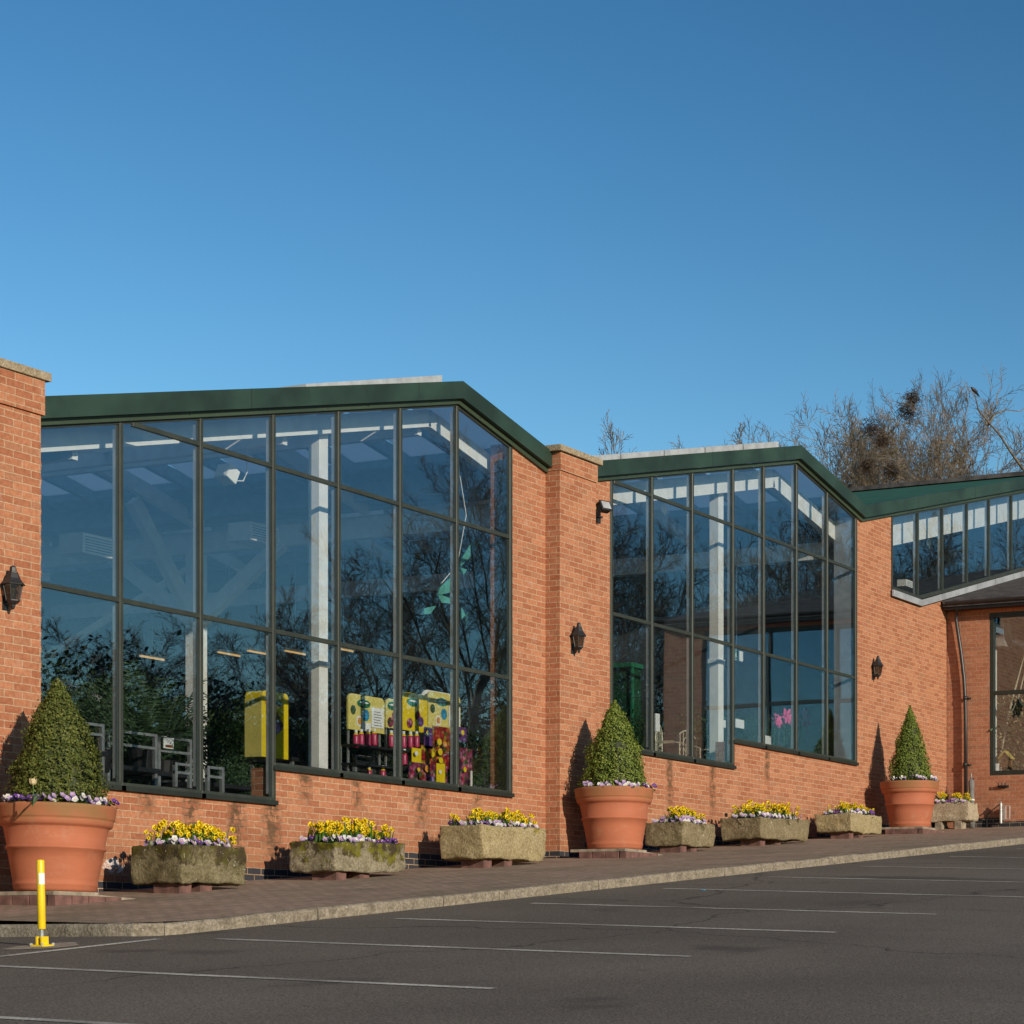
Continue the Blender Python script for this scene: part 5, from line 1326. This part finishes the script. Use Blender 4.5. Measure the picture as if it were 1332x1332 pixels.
# poster stand with flower pictures
ps = empty('poster_stand', (px_s(532, 17.8), 17.8, F1)); tag(ps, 'stand covered with bright flower posters behind the sixth pane', 'poster stand')
def pcard(x0, x1, y0, y1, D, mt_, par, nm='poster'):
    a0, b0 = W(x0, y1, D); a1, b1 = W(x1, y0, D); m = MB(); m.box(a0-par.location.x, a1-par.location.x, D-par.location.y, D-par.location.y+.01, b0-par.location.z, b1-par.location.z); return m.build(nm, mt_, par)
pcard(552, 563, 947, 973, 17.82, 'purple_card', ps); pcard(563, 585, 947, 973, 17.83, 'red_mix', ps); pcard(536, 548, 974, 996, 17.81, 'yellow_card', ps); pcard(548, 584, 974, 996, 17.82, 'red_mix', ps); pcard(532, 582, 997, 1024, 17.80, 'pink_mix', ps)
pcard(568, 579, 994, 1018, 17.78, 'yellow_card', ps)
for (x, y, mt_, q) in ((557, 953, 'yellow_card', .035), (542, 980, 'white_card', .035), (573, 1004, 'white_card', .03), (572, 965, 'yellow_card', .05), (579, 968, 'orange_card', .045), (563, 981, 'yellow_card', .045), (573, 978, 'yellow_card', .05), (574, 989, 'yellow_card', .045), (556, 1000, 'orange_card', .05), (549, 1009, 'red_mix', .06), (562, 1014, 'petal_lilac', .05), (545, 1001, 'yellow_card', .03)):
    a, b = W(x, y, 17.76); m = MB(); m.disc((a-ps.location.x, 17.765-17.8, b-ps.location.z), q, q*.9, n=10, th=.003); m.build('flower_print', mt_, ps)
m = MB(); m.box(.0, .75, .05, .2, 0, .95); m.build('frame', 'black_plastic', ps)
ps2 = empty('poster_stand', (px_s(597, 17.9), 17.9, F1)); tag(ps2, 'smaller stand of pink flower posters next to the inner brick pier', 'poster stand')
pcard(597, 607, 947, 964, 17.92, 'purple_card', ps2); pcard(598, 629, 977, 1001, 17.90, 'pink_mix', ps2); pcard(598, 613, 1004, 1026, 17.89, 'pink_mix', ps2)
for (x, y) in ((601, 953), (622, 974), (604, 1001)):
    a, b = W(x, y, 17.85); m = MB(); m.disc((a-ps2.location.x, -.06, b-ps2.location.z), .036, .036, n=14, th=.003); m.build('flower_print', 'yellow_card', ps2)
for x in (613, 631): a = px_s(x, 17.84); m = MB(); m.box(a-ps2.location.x-.012, a-ps2.location.x+.012, -.07, -.05, 0, 1.15); m.build('leg', 'white_steel', ps2)
card('price_card', 613, 624, 931, 940, 18.2, 'white_card', 'blank white card hanging left of the inner brick pier'); card('price_card', 631, 640, 902, 918, 18.4, 'white_card', 'white card high up beside the inner brick pier')
# bottles of plant food
bt = None
for i, (x, y) in enumerate(((463, 972), (470, 971), (479, 971), (487, 970), (509, 972), (525, 973), (534, 973), (542, 973), (526, 996), (480, 1018), (498, 1018))):
    s_, z_ = W(x, y, 17.93)
    if bt is None:
        bt = empty('bottle'); m = MB(); m.lathe([(.035, 0), (.037, .02), (.037, .13), (.03, .155)], 12); m.build('body', 'pink_bottle', bt, smooth=True)
        m = MB(); m.lathe([(.031, .155), (.022, .175), (.016, .182)], 12); m.build('collar', 'yellow_card', bt); m = MB(); m.lathe([(.02, .182), (.02, .215), (.001, .218)], 12); m.build('lid', 'white_card', bt); index_kids(bt); o = bt
    else: o = copy_tree(bt)
    o.location = (s_, 17.93, z_); tag(o, 'pink bottle with yellow collar and white lid on a shelf below the header boards', 'bottle', 'pink plant food bottles')
sh = empty('bottle_shelf', (px_s(458, 17.93), 17.95, F1)); tag(sh, 'dark shelf unit carrying the pink bottles', 'shelf'); L = px_s(548, 17.93)-px_s(458, 17.93)
for y in (973, 997): z_ = W(500, y, 17.93)[1]-F1; m = MB(); m.box(0, L, -.08, .18, z_-.025, z_-.002); m.build('shelf_board', 'black_plastic', sh)
for a in (0, L): m = MB(); m.box(a-.015, a+.015, .15, .18, 0, 1.3); m.build('upright', 'galv', sh)
# teal hanging cloth leaves: pale pieces paint the lit bits, dark pieces the unlit cloth
hd_ = empty('hanging_decoration', (px_s(595, 17.95), 17.95, 5.9)); tag(hd_, 'string of teal cloth leaves, lit bits coloured pale, hanging behind the last two panes of the first gable', 'decoration')
for poly in (((617, 700), (622, 712), (608, 728), (599, 737), (600, 727)), ((585, 752), (586, 770), (569, 775), (572, 764)), ((568, 772), (585, 778), (585, 785), (574, 784)), ((546, 800), (552, 791), (567, 788), (560, 798)), ((598, 738), (607, 741), (603, 748)), ((600, 790), (605, 800), (600, 806))):
    m = MB(); m.prism([(W(x, y, 17.95)[0]-hd_.location.x, W(x, y, 17.95)[1]-5.9) for x, y in poly][::-1], -.008, .008); m.build('cloth_leaf', 'teal_lit', hd_)
for poly in (((612, 716), (628, 704), (641, 740), (636, 790), (620, 770)), ((604, 800), (622, 780), (640, 810), (632, 850), (612, 846))):
    m = MB(); m.prism([(W(x, y, 18.02)[0]-hd_.location.x, W(x, y, 18.02)[1]-5.9) for x, y in poly][::-1], .06, .075); m.build('cloth_leaf', 'teal_unlit', hd_)
m = MB(); m.tube([(0, 0, .8), (.2, 0, .1), (.0, .0, -.6), (-.35, 0, -.9)], .006, 4); m.build('cord', 'white_steel', hd_)
# glowing tubes standing in for light reflections; heaters, loudspeaker
for i, (x, y, lb) in enumerate(((198, 857, 'glowing tube standing in for a light reflection in the second pane from left'), (298, 852, 'glowing tube standing in for a light reflection in the third pane'), (336, 850, 'short glowing tube standing in for a light reflection just left of the step in the sill'), (384, 850, 'glowing tube standing in for a light reflection left of the first white column'), (447, 846, 'glowing tube standing in for a light reflection right of the first white column'))):
    s_, z_ = W(x, y, 27); t_ = empty('reflection_tube', (s_, 27, z_)); tag(t_, lb, 'light', 'glowing tubes for light reflections in the first gable')
    m = MB(); m.box(-.3, .3, -.05, .05, .03, .07); m.build('housing', 'white_steel', t_); m = MB(); m.tube([(-.28, 0, .012), (.28, 0, .012)], .014, 8); m.build('tube', 'reflection_tube', t_)
    m = MB(); m.tube([(0, 0, .07), (0, 0, 2.0)], .006, 4); m.build('cord', 'grey_steel', t_)
ht_ = None
for i, (x, y, D, lb) in enumerate(((115, 713, 21.5, 'white box heater high up in the leftmost pane'), (330, 697, 21.5, 'white box heater high up behind the third mullion'), (1177, 760, 17.9, 'white box low in the corner of the third gable window'))):
    s_, z_ = W(x, y, D)
    if ht_ is None:
        ht_ = empty('unit_heater'); m = MB(); m.box(-.3, .3, -.2, .2, -.12, .14); bevel(m.build('casing', 'white_steel', ht_), .01); m = MB()
        for q in range(6): m.box(-.26, .26, -.206, -.201, -.09+q*.035, -.075+q*.035)
        m.build('grille', 'grey_steel', ht_); index_kids(ht_); o = ht_
    else: o = copy_tree(ht_)
    if i == 2: o.scale = (.5, .5, .5)
    o.location = (s_, D, z_); tag(o, lb, 'heater', 'white box heaters')
for i, (x, y, D, lb) in enumerate(((297, 620, 18.4, 'small white loudspeaker with looping cable near the top of the third pane'), (858, 664, 18.4, 'small white loudspeaker with looping cable at the top of the second gable'), (1203, 708, 18.3, 'pale lamp box hanging in the third gable window'))):
    s_, z_ = W(x, y, D); o = empty('loudspeaker', (s_, D, z_)); tag(o, lb, 'loudspeaker'); m = MB(); m.box(-.12, .06, -.1, .1, -.08, .10, M=Matrix.Rotation(R(25), 4, 'Y')); bevel(m.build('casing', 'white_steel', o), .008)
    m = MB(); m.tube([(.05, 0, .05), (.15, 0, -.02), (.26, 0, .0), (.33, 0, .12), (.33, 0, .5)], .009, 6); m.build('cable', 'white_card', o)
# second gable: exit sign, green booth, cream iron bench and chair, pink star flowers
s_, z_ = W(960, 859, 18.6); ex_ = empty('exit_sign', (s_, 18.6, z_)); tag(ex_, 'small green and white exit sign hanging right of the white column', 'sign')
m = MB(); m.box(-.18, .18, 0, .06, 0, .17); m.build('box', 'white_card', ex_); m = MB(); m.box(-.17, -.01, -.006, -.002, .01, .16); m.build('panel', 'green_oval', ex_)
m = MB(); m.disc((-.09, -.008, .12), .013, .013, n=8); m.box(-.10, -.075, -.010, -.007, .05, .105); m.box(-.13, -.10, -.010, -.007, .07, .085); m.box(-.125, -.10, -.010, -.007, .03, .045); m.box(-.075, -.05, -.010, -.007, .04, .055); m.build('pictogram', 'white_card', ex_)
m = MB(); m.tube([(0, .03, .17), (0, .03, 1.6)], .008, 5); m.build('rod', 'white_steel', ex_)
s0, z0 = W(822, 946, 22); s1, z1 = W(893, 884, 22); gb = empty('green_booth', (s0, 22, F2)); tag(gb, 'big dark green booth behind the left panes of the second gable', 'booth')
m = MB(); m.box(0, s1-s0, 0, 1.2, 0, z1-F2); m.build('body', 'green_panel', gb)
for a in (-.05, .62*(s1-s0), s1-s0): m = MB(); m.box(a, a+.06, -.04, 0, 0, z1-F2+.05); m.build('post', 'green_oval', gb)
m = MB(); m.box(-.1, s1-s0+.1, -.05, 1.25, z1-F2, z1-F2+.08); m.build('roof', 'green_oval', gb)
def iron_bench(x0, x1, D, lb, w_override=None):
    s0, s1 = px_s(x0, D), px_s(x1, D); L = s1-s0; o = empty('garden_bench', (s0, D, 2.85)); tag(o, lb, 'garden bench', 'cream iron garden seats')
    m = MB(); n = max(3, int(L/.1))
    m.tube([(0, .3, .1), (0, .3, .85)], .015, 6); m.tube([(L, .3, .1), (L, .3, .85)], .015, 6)
    P_ = [(L*k/12, .3, .85+.12*math.sin(math.pi*k/12)) for k in range(13)]; m.tube(P_, .013, 6); m.tube([(0, .3, .52), (L, .3, .52)], .012, 6)
    for k in range(1, n): m.tube([(L*k/n, .3, .5), (L*k/n, .3, .85+.1*math.sin(math.pi*k/n))], .008, 5)
    for k in range(12): t = k/12*6.283; t2 = (k+1)/12*6.283; m.tube([(L/2+.12*math.cos(t), .3, .74+.12*math.sin(t)), (L/2+.12*math.cos(t2), .3, .74+.12*math.sin(t2))], .009, 5)
    m.build('backrest', 'cream_iron', o)
    m = MB()
    for k in range(5): m.box(-.02, L+.02, -.15+k*.09, -.09+k*.09, .44, .455)
    m.build('seat', 'cream_iron', o)
    for a in (0, L):
        for b in (-.12, .28): m = MB(); m.tube([(a, b, 0), (a, b*.9, .25), (a, b, .45)], .014, 6); m.build('leg', 'cream_iron', o)
        m = MB(); m.tube([(a, .3, .68), (a, .0, .68), (a, -.14, .64), (a, -.14, .45)], .012, 6); m.build('armrest', 'cream_iron', o)
    return o
iron_bench(901, 926, 18.5, 'cream wrought iron bench with round motif left of the white column, second gable')
o = iron_bench(874, 882, 18.4, 'narrow cream iron chair leaning behind the third pane of the second gable')
m = MB(); m.box(0, .25, 0, .02, 0, .2); o = m.build('price_card', 'white_card'); o.location = (px_s(853, 18.2), 18.2, W(853, 951, 18.2)[1]); o.scale = (.5, 1, 1.4); tag(o, 'narrow white card behind the first mullion of the second gable', 'sign')
for i, (x0, x1, y0, y1, lb) in enumerate(((957, 968, 937, 946, 'white card just right of the white column in the second gable'), (940, 944, 937, 946, 'white card edge touching the right side of the white column'), (995, 1003, 958, 972, 'cream box among the plants behind the fifth pane'))): card('price_card', x0, x1, y0, y1, 18.3, 'white_card', lb)
for i, (x, y, lb) in enumerate(((1008, 937, 'pink star shaped flower, left of three behind the second gable'), (1021, 934, 'pink star shaped flower, middle of three behind the second gable'), (1043, 933, 'pink star shaped flower, right of three and largest'))):
    s_, z_ = W(x, y, 18.5); o = empty('star_flower', (s_, 18.5, z_)); tag(o, lb, 'flower', 'pink star flowers'); r = random.Random(i)
    for q in range(2 if i < 2 else 4):
        m = MB(); petal_ring(m, Vector((0, 0, 0)), (-.5+.3*q, -1, .2), r.random(), 6, .15, .07, .02, 0); m.build('bloom', 'star_pink', o).location = (r.uniform(-.12, .12), -.03*q, r.uniform(-.08, .1))
    m = MB(); m.tube([(0, .02, -.5), (.02, .02, -.2), (0, .02, 0)], .008, 5); m.build('stem', 'strap_leaf', o)
# behind the wing window: leafy branches, pot and nest box
def wpt(x, y, s): D, z = S(x, y, s); return D, z
r = random.Random(5); D, z = wpt(1303, 1000, 40.6)
o = empty('potted_tree', (40.6, D, 2.8)); tag(o, 'variegated leafy tree filling the lower part of the wing window', 'plant')
m = MB(); m.lathe([(.15, 0), (.2, .3), (.21, .32), (.001, .3)], 18); m.build('pot', 'white_card', o)
m = MB(); m.tube([(0, 0, .3), (.05, .05, 1.2), (.0, -.2, 2.2), (0, -.5, 3.2)], [.03, .025, .02, .01], 6); m.tube([(0, -.1, 1.8), (0, -.35, 2.3), (.1, -.5, 3.0)], [.02, .015, .008], 5); m.build('stem', 'cream_iron', o)
m = MB()
for k in range(2000):
    c = Vector((r.gauss(0, .25), r.uniform(-.7, .5), r.uniform(.5, 2.35))); nrm = Vector((-1, r.gauss(0, .6), r.gauss(0, .6))).normalized(); t = nrm.orthogonal(); t.normalize(); e = nrm.cross(t); w_ = r.uniform(.02, .045)
    m.add([c-t*w_, c+e*w_*.5, c+t*w_, c-e*w_*.5], [(0, 1, 2, 3)], 0 if r.random() < .86 else 1)
m.build('foliage', ['palm_leaf', 'petal_cream'], o)
D, z = wpt(1309, 998, 40.1); o = empty('nest_box', (40.1, D, z)); tag(o, 'little wooden nest box with pitched roof on the wing window sill', 'bird box')
m = MB(); m.prism([(-.09, 0), (.09, 0), (.09, .18), (0, .27), (-.09, .18)], -.08, .08, axis='x'); m.build('body', 'wood_brown', o)
m = MB(); m.prism([(-.13, .15), (0, .285), (.13, .15), (.13, .175), (0, .315), (-.13, .175)], -.11, .10, axis='x'); m.build('roof', 'straw_broom', o)
m = MB(); m.disc((-.081, 0, .13), .025, .025, nrm=(-1, 0, 0), n=12, th=.003); m.build('hole', 'black_iron', o)
D, z = wpt(1296, 1003, 40.05); m = MB(); m.lathe([(.05, 0), (.075, .14), (.08, .16), (.001, .15)], 16); o = m.build('flower_pot', 'white_card'); o.location = (40.05, D, z-.02); tag(o, 'small white pot in the lower left corner of the wing window', 'pot')
m = MB(); m.box(39.99, 40.35, 14.4, 16.25, 3.40, 3.45); m.build('window_board', 'interior_wall', wing)
